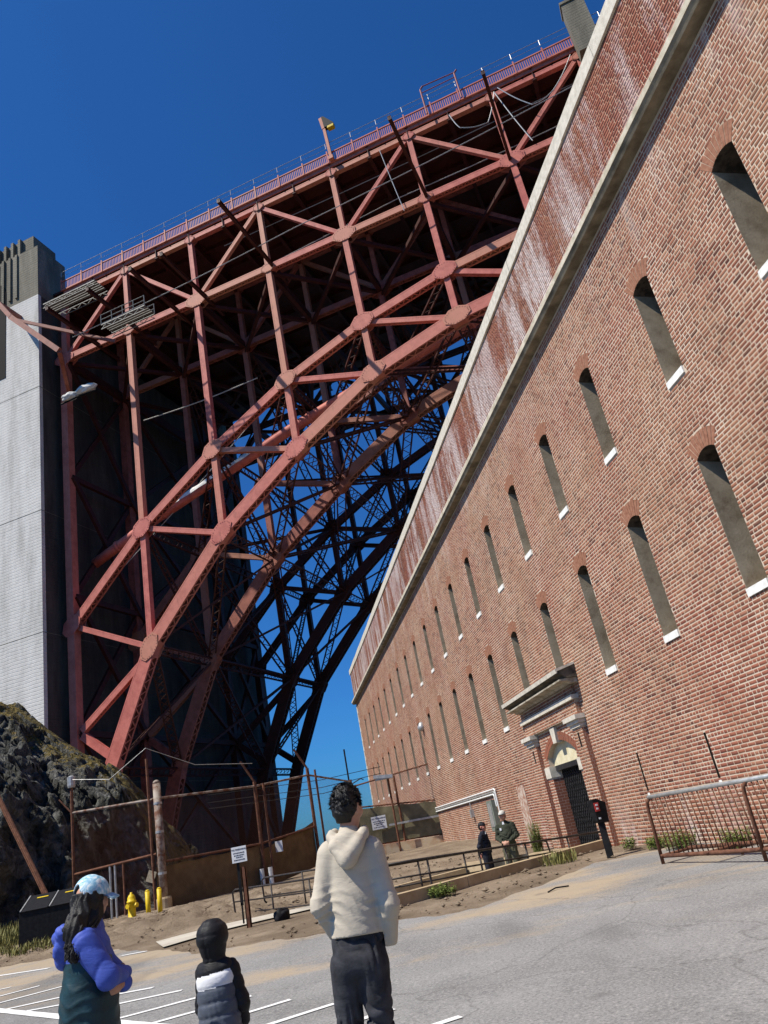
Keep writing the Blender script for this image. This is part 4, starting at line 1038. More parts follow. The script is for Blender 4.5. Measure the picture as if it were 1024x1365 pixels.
def signboard(t, c, w, h, yaw, n_=1):
    R3 = Matrix.Rotation(yaw, 3, 'Z') @ Matrix.Rotation(math.pi/2, 3, 'X'); mb = MB(); c = Vector(c)
    mb.box(c, (w, h, .02), R3); pl = mb.build('sign_plate', M['sign_white'], t)
    out = R3 @ Vector((0, 0, 1))
    text('NO TRESPASSING', w*.122, c+out*.014+Vector((0, 0, h*.32)), R3, M['ink'], pl)
    for k, (ww, zz) in enumerate(((.8, .1), (.7, -.05), (.42, -.18), (.74, -.34))):
        x = -ww/2
        while x < ww/2-.02:
            l = random.uniform(.04, .13); mb = MB(); l = min(l, ww/2-x)
            mb.box(c+R3 @ Vector(((x+l/2)*w, zz*h, .012)), (l*w, h*.065, .003), R3); x += l+.03
            mb.build('print_mark', M['ink'], pl)
q = e0.lerp(f0, .23)
signboard(t, (q.x, q.y-.2, 2.18), .72, .6, math.atan2(dd.y, dd.x))
# street lamp on the right hand end and a floodlight pole in the middle
t = thing('lamp_post', 'thin lamp post with a grey lamp head at the fort wall end of the fence', 'street lamp', (-.15, 40.4, .5))
mb = MB(); mb.tube([(0, 0, 0), (.05, 0, 5.5)], .06, 8); mb.tube([(.05, 0, 5.4), (-.2, -.25, 5.75)], .035, 6); mb.build('pole', M['rustpipe'], t)
mb = MB(); mb.lathe((-.15, -.2, 5.5), [(.1, 0), (.2, .06), (.22, .22), (.12, .4), (.05, .45)], 14); mb.build('lamp_head', M['galv'], t, True)
t = thing('floodlight', 'flat floodlight on a thin rusty pole above the olive screen', 'street lamp', (-2.45, 40.1, .6))
mb = MB(); mb.tube([(0, 0, 0), (0, 0, 3.5)], .05, 8); mb.build('pole', M['rusty'], t)
mb = MB(); mb.box((-.2, -.15, 3.6), (.95, .5, .16), Matrix.Rotation(.12, 3, 'Y')); mb.box((-.2, -.15, 3.5), (.8, .42, .06)); mb.build('lamp_head', M['galv'], t)
t = thing('mast', 'thin dark mast standing far behind the fence against the sky', 'mast', (-6.0, 55, .3))
mb = MB(); mb.tube([(0, 0, 0), (0, 0, 7.2)], .06, 6); mb.build('pole', M['black_metal'], t); mb = MB(); mb.tube([(0, 0, 4.8), (.8, 0, 5.1), (1.0, 0, 5.0)], .04, 5); mb.build('arm', M['black_metal'], t)
for k, (z0, z1) in enumerate(((5.9, 6.1), (5.4, 5.7), (5.0, 5.4))):
    o = MB(); o.tube([(-16, 56, z0+.5), (-8, 56, z0), (1, 60, z1+.3)], .02, 4); ob = o.build('overhead_wire', M['black_metal']); ob['label'] = ['highest overhead wire behind the fence', 'middle overhead wire behind the fence', 'lowest overhead wire behind the fence'][k]; ob['category'] = 'wire'; ob['group'] = 'overhead wires behind the fence'
mb = MB(); P3 = [Vector((-14, 30.4, 5.75)), Vector((-12.4, 30.3, 5.45)), Vector((-10.85, 30.1, 6.3)), Vector((-9.4, 31.5, 5.5)), Vector((-7.6, 33.6, 5.35))]; mb.tube(P3, .012, 5)
o = mb.build('razor_wire', M['galv']); o['label'] = 'slack wire hanging between the gate posts and the fence'; o['category'] = 'wire'
# leaning beam
t = thing('rusty_beam', 'rusty steel beam leaning against the rock cliff', 'beam', (-12.05, 25.6, .6))
mb = MB(); a_, b_ = Vector((0, 0, 0)), Vector((-4.6, 3.2, 6.3)); mb.beam(a_, b_, .04, .15); mb.build('web', M['rusty'], t)
for s1 in (-1, 1):
    mb = MB(); mb.beam(a_+Vector((0, 0, s1*.07)), b_+Vector((0, 0, s1*.07)), .12, .025); mb.build('flange', M['rusty'], t)

# ================================================================== kerb, ramp walls, handrails
mb = MB()
def kwall(name, s0, s1, t0, t1, z0, z1a, z1b, label, cat='kerb', m='concrete'):
    o = MB(); n_ = max(1, int((s1-s0)/1.9))
    for i in range(n_):
        a = s0+(s1-s0)*i/n_; b = s0+(s1-s0)*(i+1)/n_-.012; za, zb = z1a+(z1b-z1a)*i/n_, z1a+(z1b-z1a)*(i+1)/n_
        vs = [kp(a, t0, z0), kp(b, t0, z0), kp(b, t1, z0), kp(a, t1, z0), kp(a, t0, za), kp(b, t0, zb), kp(b, t1, zb), kp(a, t1, za)]
        o.add(vs, [(0, 3, 2, 1), (4, 5, 6, 7), (0, 1, 5, 4), (1, 2, 6, 5), (2, 3, 7, 6), (3, 0, 4, 7)])
    ob = o.build(name, M[m]); ob['label'] = label; ob['category'] = cat; return ob
kwall('kerb_wall', -.2, 7.05, 0, .26, -.6, .47, .47, 'long tan concrete kerb wall along the sunken ramp', 'kerb')
kwall('kerb_wall', 7.06, 8.6, -.02, .24, -.6, .47, .36, 'short concrete kerb running up to the fort door', 'kerb')
kwall('ramp_wall', .4, 7.05, 5.2, 5.45, -.6, .26, .26, 'low tan wall behind the two uniformed men', 'wall')
kwall('landing_wall', 7.08, 7.3, .27, 5.45, -.6, .38, .38, 'tan end wall of the ramp landing by the fort door', 'wall')
def rails(label, top, posts, drop, lower):
    t = thing('handrail', label, 'railing', (0, 0, 0), 0, 'black handrails along the ramp')
    mb = MB(); P3 = [Vector(p) for p in top]; mb.tube([P3[0]+Vector((.05, 0, -.62)), P3[0]+Vector((0, 0, -.55)), P3[0]+Vector((-.02, 0, -.06)), P3[0]+Vector((.06, 0, 0))]+P3[1:]+[P3[-1]+Vector((.09, .03, -.05)), P3[-1]+Vector((.13, .05, -.4))], .024, 8); mb.build('top_rail', M['black_rail'], t, True)
    for dz in lower:
        mb = MB(); mb.tube([p+Vector((0, 0, dz)) for p in P3], .02, 6); mb.build('mid_rail', M['black_rail'], t, True)
    for i, u in enumerate(posts):
        # point at fraction u of the polyline
        L_ = [(P3[j+1]-P3[j]).length for j in range(len(P3)-1)]; d = u*sum(L_); j = 0
        while j < len(L_)-1 and d > L_[j]: d -= L_[j]; j += 1
        q = P3[j].lerp(P3[j+1], d/L_[j]); mb = MB(); mb.tube([(q.x, q.y, q.z-drop), q], .022, 8); mb.build('post', M['black_rail'], t, True)
def kr(s_, t_, z): return kp(s_, t_, z)
rails('nearer black handrail along the kerb of the ramp', [(-5.75, 21.6, .98), (-3.6, 20.0, .93), (-1.9, 17.4, .98), kr(1.2, .45, .97), kr(4.2, .45, .80), kr(7.5, .45, .62)], [i/9 for i in range(1, 9)], 1.1, (-.28, -.55))
rails('farther black handrail behind the ramp', [(-5.2, 22.6, 1.1), (-3.0, 21.3, 1.05), (-1.5, 19.4, 1.05), kr(1.6, 2.0, .92), kr(4.2, 2.0, .80), kr(6.9, 2.0, .66)], [i/8 for i in range(1, 8)], 1.15, (-.45,))

# ================================================================== street furniture
# pay station on a post
t = thing('pay_station', 'black pay station box with a red label on a post by the fort door', 'pay station', (3.12, 17.42, .15), -.35)
mb = MB(); mb.b2((-.065, -.045, -.05), (.065, .045, .80)); mb.build('post', M['black_metal'], t)
mb = MB(); mb.prism([(-.10, .80), (.13, .78), (.16, 1.16), (-.02, 1.26), (-.12, 1.25), (-.12, .84)], (.8, .6, 0), (0, 0, 1), -.11, .11, (-.6, .8, 0)); bx = mb.build('box', M['black_metal'], t)
mb = MB(); mb.box((.02, -.128, 1.10), (.10, .03, .17), Matrix.Rotation(.6435, 3, 'Z')); mb.build('label', M['red'], bx)
for z, w in ((1.14, .07), (1.07, .06), (.88, .06)):
    mb = MB(); mb.box((.028, -.144, z), (w*.7, .014, .035), Matrix.Rotation(.6435, 3, 'Z')); mb.build('label_mark', M['sign_white'], bx)
# bike rack
rk = thing('bike_rack', 'rusty tubular bike rack with pale top rail in front of the fort wall', 'bike rack', (3.42, 14.41, .22), math.atan2(12.27-14.41, 4.3-3.42))
RL = 2.35
for x in (0, RL, 2*RL):
    mb = MB(); mb.tube([(x, -.02, -.02), (x, 0, .85), (x+.03, 0, .98), (x+.12, 0, 1.05)] if x < 2*RL else [(x, 0, 0), (x, 0, 1.05)], .03, 8); mb.build('upright', M['rusty'], rk, True)
mb = MB(); mb.tube([(.1, 0, 1.06), (2*RL, 0, 1.06)], .034, 10); mb.build('top_rail', M['galv'], rk, True)
for z, y in ((.13, 0.0), (.16, .55)):
    mb = MB(); mb.tube([(0, y, z), (2*RL, y, z)], .032, 8); mb.build('bottom_rail', M['rusty'], rk, True)
for x in (.05, 1.2, 2.3, 3.5, 4.6):
    mb = MB(); mb.tube([(x, -.05, .14), (x, .58, .15), (x, .6, .0)], .024, 8); mb.build('foot', M['rusty'], rk, True)
for i in range(38):
    x = .16+i*.12
    if any(abs(x-q) < .03 for q in (RL,)): continue
    mb = MB(); mb.tube([(x, 0, 1.05), (x+.01, .03, .6), (x+.01, .05, .14)], .0105, 6); mb.build('bar', M['rusty'], rk, True)
# sign on a post
t = thing('sign_post', 'white notice sign on a rusty channel post in front of the walk', 'sign', (-4.56, 18.17, .28))
mb = MB(); mb.b2((-.05, -.04, -.1), (.05, -.02, 1.2)); mb.b2((-.05, -.04, -.1), (-.03, .03, 1.2)); mb.b2((.03, -.04, -.1), (.05, .03, 1.2)); mb.build('post', M['rusty'], t)
mb = MB(); mb.b2((-.14, -.02, .45), (-.08, .02, 1.42)); mb.b2((-.13, -.02, .1), (-.1, .02, .5)); mb.build('channel', M['black_metal'], t)
signboard(t, (-.05, -.06, 1.46), .33, .32, .0)
# hydrant and yellow posts
t = thing('fire_hydrant', 'yellow fire hydrant standing on the dirt bank beside the gate', 'fire hydrant', (-10.35, 26.6, .58))
mb = MB(); mb.lathe((0, 0, 0), [(.17, 0), (.17, .05), (.12, .06), (.115, .5), (.15, .51), (.15, .56), (.125, .57), (.12, .66), (.08, .73), (.035, .76), (.035, .81)], 18); mb.build('barrel', M['yellow'], t, True)
for a_ in (-1.9, 1.25, -.3):
    mb = MB(); d = Vector((math.cos(a_), math.sin(a_), 0)); mb.tube([Vector((0, 0, .42))+d*.09, Vector((0, 0, .42))+d*.19], .065, 12); mb.tube([Vector((0, 0, .42))+d*.17, Vector((0, 0, .42))+d*.215], .08, 6); mb.build('outlet_cap', M['yellow'], t)
for k, (x, y) in enumerate(((-9.75, 26.4), (-9.55, 26.9))):
    t = thing('bollard', ['yellow bollard right next to the hydrant', 'yellow bollard next to the rusty pole'][k], 'bollard', (x, y, .5), 0, 'yellow bollards')
    mb = MB(); mb.tube([(0, 0, 0), (0, 0, .82)], .075, 12); mb.lathe((0, 0, .82), [(.075, 0), (.05, .04), (.02, .05)], 12); mb.build('post', M['yellow'], t, True)
# black bin
t = thing('refuse_bin', 'black steel bin with two sloping lids on the dirt by the cliff', 'bin', (-11.25, 23.2, .50), math.radians(12))
mb = MB(); mb.prism([(-.5, 0), (.5, 0), (.5, 1.28), (-.5, .93)], (0, 1, 0), (0, 0, 1), -.75, .75, (1, 0, 0)); mb.build('body', M['black_metal'], t)
for k in (-1, 1):
    mb = MB(); Rm = Matrix.Rotation(math.atan2(.35, 1), 3, 'X'); mb.box((k*.375, 0, 1.13), (.72, 1.1, .035), Rm); ld = mb.build('lid', M['black_metal'], t)
    mb = MB(); mb.box((k*.375+.05, .25, 1.245), (.3, .06, .012), Rm); mb.build('sticker', M['yellow'], ld)
    mb = MB(); mb.box((k*.375-.34, 0, 1.155), (.03, 1.08, .02), Rm); mb.build('lid_edge', M['galv'], ld)
# dark stone by the walk
o = blob('stone', M['black_metal'], None, (0, 0, 0), (.17, .14, .16), 4, 14, .5, 1.5); o.location = (-3.9, 18.4, .36); o['label'] = 'small black stone lying at the edge of the walk'; o['category'] = 'stone'
# twig on the asphalt
mb = MB(); mb.tube([(1.35, 13.75, .225), (1.5, 13.9, .25), (1.72, 13.95, .235)], .012, 5); o = mb.build('stick', M['black_metal']); o['label'] = 'thin dark stick lying on the sandy asphalt'; o['category'] = 'stick'
# plants
def plant(name, label, cat, p, n_, h, r, m, leafw=.02, group=None, spread=.5):
    mb = MB()
    for i in range(n_):
        a_ = random.uniform(0, 6.283); rr = r*math.sqrt(random.random()); x, y = p[0]+rr*math.cos(a_), p[1]+rr*math.sin(a_); z = ground(x, y)-.01
        hh = h*random.uniform(.4, 1.1); a2 = random.uniform(0, 6.283); lean = spread*hh*random.uniform(.2, 1)
        d = Vector((math.cos(a2), math.sin(a2), 0)); s_ = Vector((-d.y, d.x, 0))*leafw*random.uniform(.6, 1.3)
        b0 = Vector((x, y, z)); b1 = b0+d*lean*.4+Vector((0, 0, hh*.6)); b2_ = b0+d*lean+Vector((0, 0, hh))
        if m == 'grass': mb.add([b0-s_*.5, b0+s_*.5, b1+s_*.8, b1-s_*.8, b2_], [(0, 1, 2, 3), (3, 2, 4)]); continue
        st_ = Vector((-d.y, d.x, 0))*.003; mb.add([b0-st_, b0+st_, b2_+st_, b2_-st_], [(0, 1, 2, 3)])
        for q_ in range(5):
            f_ = random.uniform(.25, 1.05); c_ = b0.lerp(b2_, f_); a3 = random.uniform(0, 6.283); e_ = Vector((math.cos(a3), math.sin(a3), random.uniform(-.3, .6))).normalized()*leafw*random.uniform(.7, 1.7); n3 = Vector((-e_.y, e_.x, random.uniform(-.02, .02)))*.38
            mb.add([c_, c_+e_*.5+n3, c_+e_, c_+e_*.5-n3], [(0, 1, 2, 3)])
    o = mb.build(name, M[m]); o['label'] = label; o['category'] = cat
    if group: o['group'] = group
G_ = 'weeds along the fort wall'
plant('weed', 'green weed at the near left foot of the bike rack', 'weed', (4.08, 17.3), 120, .22, .2, 'leaf', .035, G_)
plant('weed', 'leafy weed against the wall behind the left part of the bike rack', 'weed', (4.25, 16.2), 170, .3, .3, 'leaf', .04, G_)
plant('weed', 'bushy weed against the wall behind the middle of the bike rack', 'weed', (4.75, 14.6), 150, .3, .25, 'leaf', .04, G_)
plant('weed', 'small weed by the wall behind the right part of the bike rack', 'weed', (5.1, 13.2), 90, .18, .2, 'leaf', .03, G_)
plant('weed', 'tiny weed beside the concrete kerb by the door', 'weed', (3.75, 18.35), 60, .22, .14, 'leaf', .04, G_)
plant('shrub', 'yellow green shrub at the fort wall behind the uniformed men', 'shrub', (2.45, 24.7), 200, .75, .16, 'leaf', .035, None, .25)
plant('weed', 'dark green weed in front of the kerb wall', 'weed', (-.35, 16.45), 150, .2, .26, 'leaf', .04, 'weeds by the kerb')
plant('weed', 'grassy weed in front of the kerb end near the pay station', 'weed', (2.2, 18.4), 180, .26, .4, 'grass', .02, 'weeds by the kerb')
for k, (x, y, r, n_, h) in enumerate(((-13.2, 24.6, 1.4, 1500, .5), (-15.2, 25.8, 1.6, 1500, .6), (-10.9, 21.6, .7, 420, .22), (-12.6, 21.9, .9, 450, .2), (-9.6, 20.9, .5, 160, .18))):
    o_n = len(bpy.data.objects); plant('grass', None, None, (x, y), n_, h, r, 'grass', .018)
    o = [q for q in bpy.data.objects if q.name.startswith('grass')][-1]
for o in [q for q in bpy.data.objects if q.name.startswith('grass')]:
    del o['label']; del o['category']; o['kind'] = 'stuff'
# pebbles and clods on the dirt bank
mb = MB()
for i in range(1500):
    x = random.uniform(-13, 3.2); y = random.uniform(14, 28.5)
    if y < aedge(x)+.1 or (0 < kst(x, y)[1] < 5.6 and kst(x, y)[0] > -.5): continue
    if -7 < x < -2.8 and 17.0 < y < 21.6: continue
    r = random.uniform(.012, .05)*random.choice((1, 1, 1, 1.7)); c = Vector((x, y, ground(x, y)+r*.2)); vs = [c+Vector(d)*r*random.uniform(.6, 1.2) for d in ((1, 0, 0), (0, 1, 0), (-1, 0, 0), (0, -1, 0), (.1, .05, .5), (0, 0, -.6))]
    mb.add(vs, [(0, 1, 4), (1, 2, 4), (2, 3, 4), (3, 0, 4), (1, 0, 5), (2, 1, 5), (3, 2, 5), (0, 3, 5)])
mb.build('gravel', M['dirt'], kind='stuff')

# ================================================================== people
def surfnet(F, org, h):
    """naive surface nets on a signed distance grid"""
    nx, ny, nz = F.shape; ins = F < 0
    c = [ins[i:nx-1+i, j:ny-1+j, k:nz-1+k] for i in (0, 1) for j in (0, 1) for k in (0, 1)]
    sm = sum(x.astype(np.int8) for x in c); act = (sm > 0) & (sm < 8)
    idx = -np.ones(act.shape, np.int64); A = np.argwhere(act); idx[act] = np.arange(len(A))
    acc = np.zeros((len(A), 3)); cnt = np.zeros(len(A))
    corners = [(i, j, k) for i in (0, 1) for j in (0, 1) for k in (0, 1)]
    vals = np.stack([F[A[:, 0]+i, A[:, 1]+j, A[:, 2]+k] for i, j, k in corners], 1)
    for a in range(8):
        for b in range(a+1, 8):
            ca, cb = np.array(corners[a]), np.array(corners[b])
            if np.abs(ca-cb).sum() != 1: continue
            va, vb = vals[:, a], vals[:, b]; m = (va < 0) != (vb < 0)
            t = np.where(m, va/np.where(m, va-vb, 1), 0)[:, None]
            acc += np.where(m[:, None], ca+(cb-ca)*t, 0); cnt += m
    V = (A+acc/cnt[:, None])*h+np.array(org)
    Q = []
    for ax in range(3):
        sl0 = [slice(None)]*3; sl1 = [slice(None)]*3; sl0[ax] = slice(0, -1); sl1[ax] = slice(1, None)
        a, b = ins[tuple(sl0)], ins[tuple(sl1)]; E_ = np.argwhere(a != b)
        o1, o2 = [(1, 2), (2, 0), (0, 1)][ax]
        ok = (E_[:, o1] > 0) & (E_[:, o2] > 0) & (E_[:, o1] < F.shape[o1]-1) & (E_[:, o2] < F.shape[o2]-1); E_ = E_[ok]
        def g(d1, d2): e = E_.copy(); e[:, o1] += d1; e[:, o2] += d2; return idx[e[:, 0], e[:, 1], e[:, 2]]
        q = np.stack([g(-1, -1), g(0, -1), g(0, 0), g(-1, 0)], 1)
        fl = a[tuple(E_.T)]; q[~fl] = q[~fl][:, ::-1]; Q.append(q)
    Q = np.concatenate(Q); return V, Q[(Q >= 0).all(1)]
def caps(P, p0, r0, p1, r1, sc_=(1, 1, 1)):
    s_ = np.array(sc_, float); p = P/s_; a = np.array(p0, float)/s_; b = np.array(p1, float)/s_; ab = b-a; L2 = max((ab**2).sum(), 1e-9)
    t = np.clip(((p-a)@ab)/L2, 0, 1); return (np.linalg.norm(p-a-t[:, None]*ab, axis=1)-(r0+(r1-r0)*t))*s_.min()
def sdf_mesh(name, prims, h, m, parent, k=.03, fold=None, cut=None, colour=None, label=None):
    lo = np.array([1e9]*3); hi = -lo
    for p0, r0, p1, r1, sc_ in prims:
        for p, r in ((p0, r0), (p1, r1)): lo = np.minimum(lo, np.array(p)-r*np.array(sc_).clip(1)); hi = np.maximum(hi, np.array(p)+r*np.array(sc_).clip(1))
    lo -= .05; hi += .05; n = np.ceil((hi-lo)/h).astype(int)+1
    g = np.stack(np.meshgrid(*[lo[i]+h*np.arange(n[i]) for i in range(3)], indexing='ij'), -1).reshape(-1, 3)
    d = None
    for p0, r0, p1, r1, sc_ in prims:
        e = caps(g, p0, r0, p1, r1, sc_)
        if d is None: d = e
        else: hh = np.clip(.5+.5*(d-e)/k, 0, 1); d = d*(1-hh)+e*hh-k*hh*(1-hh)
    if fold is not None: d = d+fold(g)
    if cut is not None: d = np.maximum(d, cut(g))
    V, Q = surfnet(d.reshape(n), lo, h); me = npmesh(name, V, Q)
    ob = link(name, me, m, parent, True, label)
    if colour is not None:
        c = V[Q].mean(1); me.polygons.foreach_set('material_index', colour(c).astype(np.int32))
    return ob
def U(p0, r0, p1=None, r1=None, sc_=(1, 1, 1)):
    return (p0, r0, p1 if p1 is not None else p0, r1 if r1 is not None else r0, sc_)
def wr(g, f, amp, ax=(0, 0, 1), warp=.06, seed=0.):
    """soft cloth creases"""
    x, y, z = g[:, 0], g[:, 1], g[:, 2]; t = x*ax[0]+y*ax[1]+z*ax[2]
    t = t+warp*np.sin(9*x+5*y+seed)+warp*.6*np.sin(17*x-11*z+seed*2)+warp*.35*np.sin(31*y+23*x-13*z)
    s_ = np.sin(f*t); m = .5+.5*np.sin(6*x+4*z+3*y+seed*3)*np.sin(8*z-5*x+seed)
    return amp*m*(1-np.abs(s_))**1.5*1.6
def hand(wrist, d, curl, s_=1.0, up=(0, 0, 1), side=1):
    """palm, four jointed fingers and a thumb as capsules"""
    w = Vector(wrist); d = Vector(d).normalized(); up = Vector(up); x = d.cross(up).normalized(); up = x.cross(d).normalized(); L_ = []
    pal = w+d*.045*s_; L_.append(U(tuple(w), .024*s_, tuple(pal+d*.03*s_), .033*s_, (1, 1, 1)))
    for i, (o_, l) in enumerate(((-.03, .070), (-.010, .080), (.010, .076), (.029, .062))):
        b = pal+d*.035*s_+x*o_*s_; q = b
        for j in range(3):
            a = curl*(j+.6); dir_ = d*math.cos(a)-up*math.sin(a); e = q+dir_*l*s_*(.42, .33, .25)[j]; L_.append(U(tuple(q), .0095*s_, tuple(e), .0082*s_)); q = e
    b = w+d*.03*s_-x*.028*s_*side; m_ = b+(d*.7-x*.6*side-up*.2)*.04*s_; L_.append(U(tuple(b), .013*s_, tuple(m_), .011*s_)); L_.append(U(tuple(m_), .011*s_, tuple(m_+(d*.9-up*.4)*.03*s_), .009*s_)); return L_
def head_prims(c, s_=1.0, yaw=0.0, pitch=0.0):
    """skull, jaw, nose, brow, lips and ears; face towards +y before yaw"""
    R_ = Matrix.Rotation(yaw, 3, 'Z') @ Matrix.Rotation(pitch, 3, 'X')
    def q(x, y, z): v = R_ @ Vector((x*s_, y*s_, z*s_)); return (c[0]+v.x, c[1]+v.y, c[2]+v.z)
    L_ = [U(q(0, -.012, .03), .088*s_, q(0, .012, .025), .082*s_), U(q(0, .03, -.03), .068*s_, q(0, .045, -.075), .042*s_),
          U(q(0, .085, .005), .012*s_, q(0, .103, -.028), .016*s_), U(q(-.035, .078, .028), .014*s_, q(.035, .078, .028), .014*s_),
          U(q(-.018, .082, -.056), .011*s_, q(.018, .082, -.056), .011*s_)]
    for sx in (-1, 1): L_.append(U(q(sx*.083, -.005, .015), .018*s_, q(sx*.086, -.012, -.02), .012*s_)); L_.append(U(q(sx*.045, .06, -.015), .03*s_))
    return L_, q
def eyes(q, parent, s_=1.0):
    for sx in (-1, 1):
        mb = MB(); mb.lathe(q(sx*.032, .078, .008), [(.002, -.006), (.010*s_, 0), (.002, .006)], 8); mb.build('eye', M['ink'], parent)
def person(label, loc, yaw):
    return thing('person', label, 'person', loc, yaw)

# ---- man in the beige jacket, seen from behind
man = person('man in a hooded beige jacket and dark jeans with hands in his pockets', (-.585, 4.95, 0), math.radians(-4))
man.scale = (.90, .92, 1); man.rotation_euler.y = math.radians(4.5); man.location.x -= .125
hp, hq = head_prims((.0, .01, 1.695), 1.02, math.radians(-28))
sdf_mesh('body', hp+[U((0, -.01, 1.5), .062, (0, .0, 1.62), .056), U((0, 0, 1.40), .125, (0, 0, 1.02), .115, (1.1, .66, 1)),
    U((-.145, 0, 1.44), .045, (-.205, -.04, 1.18), .036), U((-.205, -.04, 1.18), .036, (-.165, .10, 1.02), .028), U((.145, 0, 1.44), .045, (.215, -.03, 1.17), .036), U((.215, -.03, 1.17), .036, (.185, .05, 1.0), .028),
    U((-.075, 0, .93), .07, (-.1, .03, .5), .04), U((-.1, .03, .5), .04, (-.135, -.06, .1), .035), U((.075, 0, .93), .07, (.105, .02, .5), .04), U((.105, .02, .5), .04, (.105, 0, .1), .035)]
    + hand((-.15, .11, 1.0), (.5, .1, -.8), .35, 1, (0, -1, .3), 1) + hand((.15, .05, .97), (-.75, .0, -.65), .35, 1, (0, -1, .3), -1), .011, M['skin'], man, .022)
def man_fold(g):
    z = g[:, 2]; low = np.clip((1.34-z)/.2, 0, 1)
    return -.007*low*np.clip((g[:, 2]-1.03)/.05, 0, 1)*wr(g, 52, 1, (.12, 0, 1), .035, .3)+.25*wr(g, 40, .012, (.6, 0, .8), .05, 2.)-.002
jp = [U((0, -.005, 1.40), .150, (0, 0, 1.22), .148, (1.10, .74, 1)), U((0, 0, 1.22), .148, (0, .005, .96), .160, (1.06, .80, 1)), U((-.13, -.015, 1.475), .062, (.13, -.015, 1.475), .062),
      U((0, -.02, 1.5), .078, (0, -.005, 1.555), .072), U((-.155, -.01, 1.45), .068, (-.215, -.05, 1.20), .056), U((-.215, -.05, 1.20), .058, (-.165, .11, 1.04), .05), U((.155, -.01, 1.45), .068, (.225, -.04, 1.17), .058), U((.225, -.04, 1.17), .06, (.195, .05, .985), .05)]
sdf_mesh('jacket', jp, .008, M['beige'], man, .035, man_fold, lambda g: np.where(np.abs(g[:, 0]) < .168, 1.02+.012*np.sin(g[:, 0]*7+1), .95)-g[:, 2])
sdf_mesh('hood', [U((-.105, -.06, 1.555), .034, (-.07, -.125, 1.50), .04), U((.105, -.06, 1.555), .034, (.07, -.125, 1.50), .04), U((-.07, -.125, 1.50), .045, (0, -.155, 1.43), .05), U((.07, -.125, 1.50), .045, (0, -.155, 1.43), .05), U((0, -.10, 1.52), .07, (0, -.125, 1.44), .06, (1.25, .8, 1)), U((-.10, .02, 1.57), .03, (-.105, -.06, 1.555), .034), U((.10, .02, 1.57), .03, (.105, -.06, 1.555), .034)],
    .007, M['beige'], man, .02, lambda g: wr(g, 45, .004, (.3, .5, .8), .04, 1.))
tr = [U((-.06, .0, .99), .104, (.06, .0, .99), .104, (1.06, .9, 1)), U((-.065, -.02, .90), .105, (.065, -.02, .90), .105), U((-.085, -.01, .86), .098, (-.10, .03, .50), .076), U((-.10, .03, .50), .076, (-.135, -.06, .07), .066), U((.085, -.01, .86), .098, (.10, .02, .50), .076), U((.105, .02, .50), .076, (.105, -.0, .07), .066)]
sdf_mesh('trousers', tr, .0085, M['denim'], man, .03, lambda g: wr(g, 38, .016, (.5, .2, .8), .07, .7)*(1+.6*np.cos(g[:, 2]*12))-.004, lambda g: np.maximum(g[:, 2]-1.06, .06-g[:, 2]))
for sx in (-.14, .1):
    sdf_mesh('shoe', [U((sx, -.07, .045), .05, (sx-.01, .16, .035), .042)], .012, M['black_cloth'], man)
R_h = Matrix.Rotation(math.radians(-28), 3, 'Z')
sdf_mesh('hair', [U(hq(0, -.022, .052), .096, hq(0, .02, .062), .086), U(hq(0, -.045, -.01), .075, hq(0, -.035, -.05), .058), U(hq(-.06, -.02, .01), .034), U(hq(.06, -.02, .01), .034)], .007, M['hair'], man, .03,
    lambda g: .009*np.sin(g[:, 0]*95+3*np.sin(g[:, 2]*60))*np.sin(g[:, 2]*80+2*np.sin(g[:, 1]*70))*np.sin(g[:, 1]*85+1), lambda g: np.maximum(-((g-np.array(hq(0, .075, .02)))@np.array(R_h @ Vector((0, -1, -.25)))), hq(0, 0, -.072)[2]-g[:, 2]))
def tufts(parent, hq, n, spread, ln, seed, zlo=-.02, rad=.098):
    rnd = random.Random(seed); mb = MB()
    for i in range(n):
        th = rnd.uniform(0, 6.283); el = rnd.uniform(-.25, 1.45); d = Vector((math.cos(th)*math.cos(el), math.sin(th)*math.cos(el), math.sin(el)))
        if d.y > .55 and d.z < .6: continue
        c = Vector(hq(d.x*rad*.88, d.y*rad-.012, .045+d.z*rad)); 
        e = Vector(hq(d.x*(rad*.88+ln)+rnd.uniform(-1, 1)*spread, d.y*(rad+ln)-.012+rnd.uniform(-1, 1)*spread, .045+d.z*(rad+ln*.7)-.012*(1-d.z)))
        w = (e-c).cross(Vector((rnd.random()-.5, rnd.random()-.5, rnd.random()-.5))).normalized()*rnd.uniform(.003, .007); mb.add([c-w, c+w, e], [(0, 1, 2)])
        w2 = (e-c).cross(w).normalized()*.005; mb.add([c-w2, c+w2, e], [(0, 1, 2)])
    mb.build('hair_tufts', M['hair'], parent, kind='stuff')
tufts(man, hq, 900, .012, .022, 5)
eyes(hq, man)

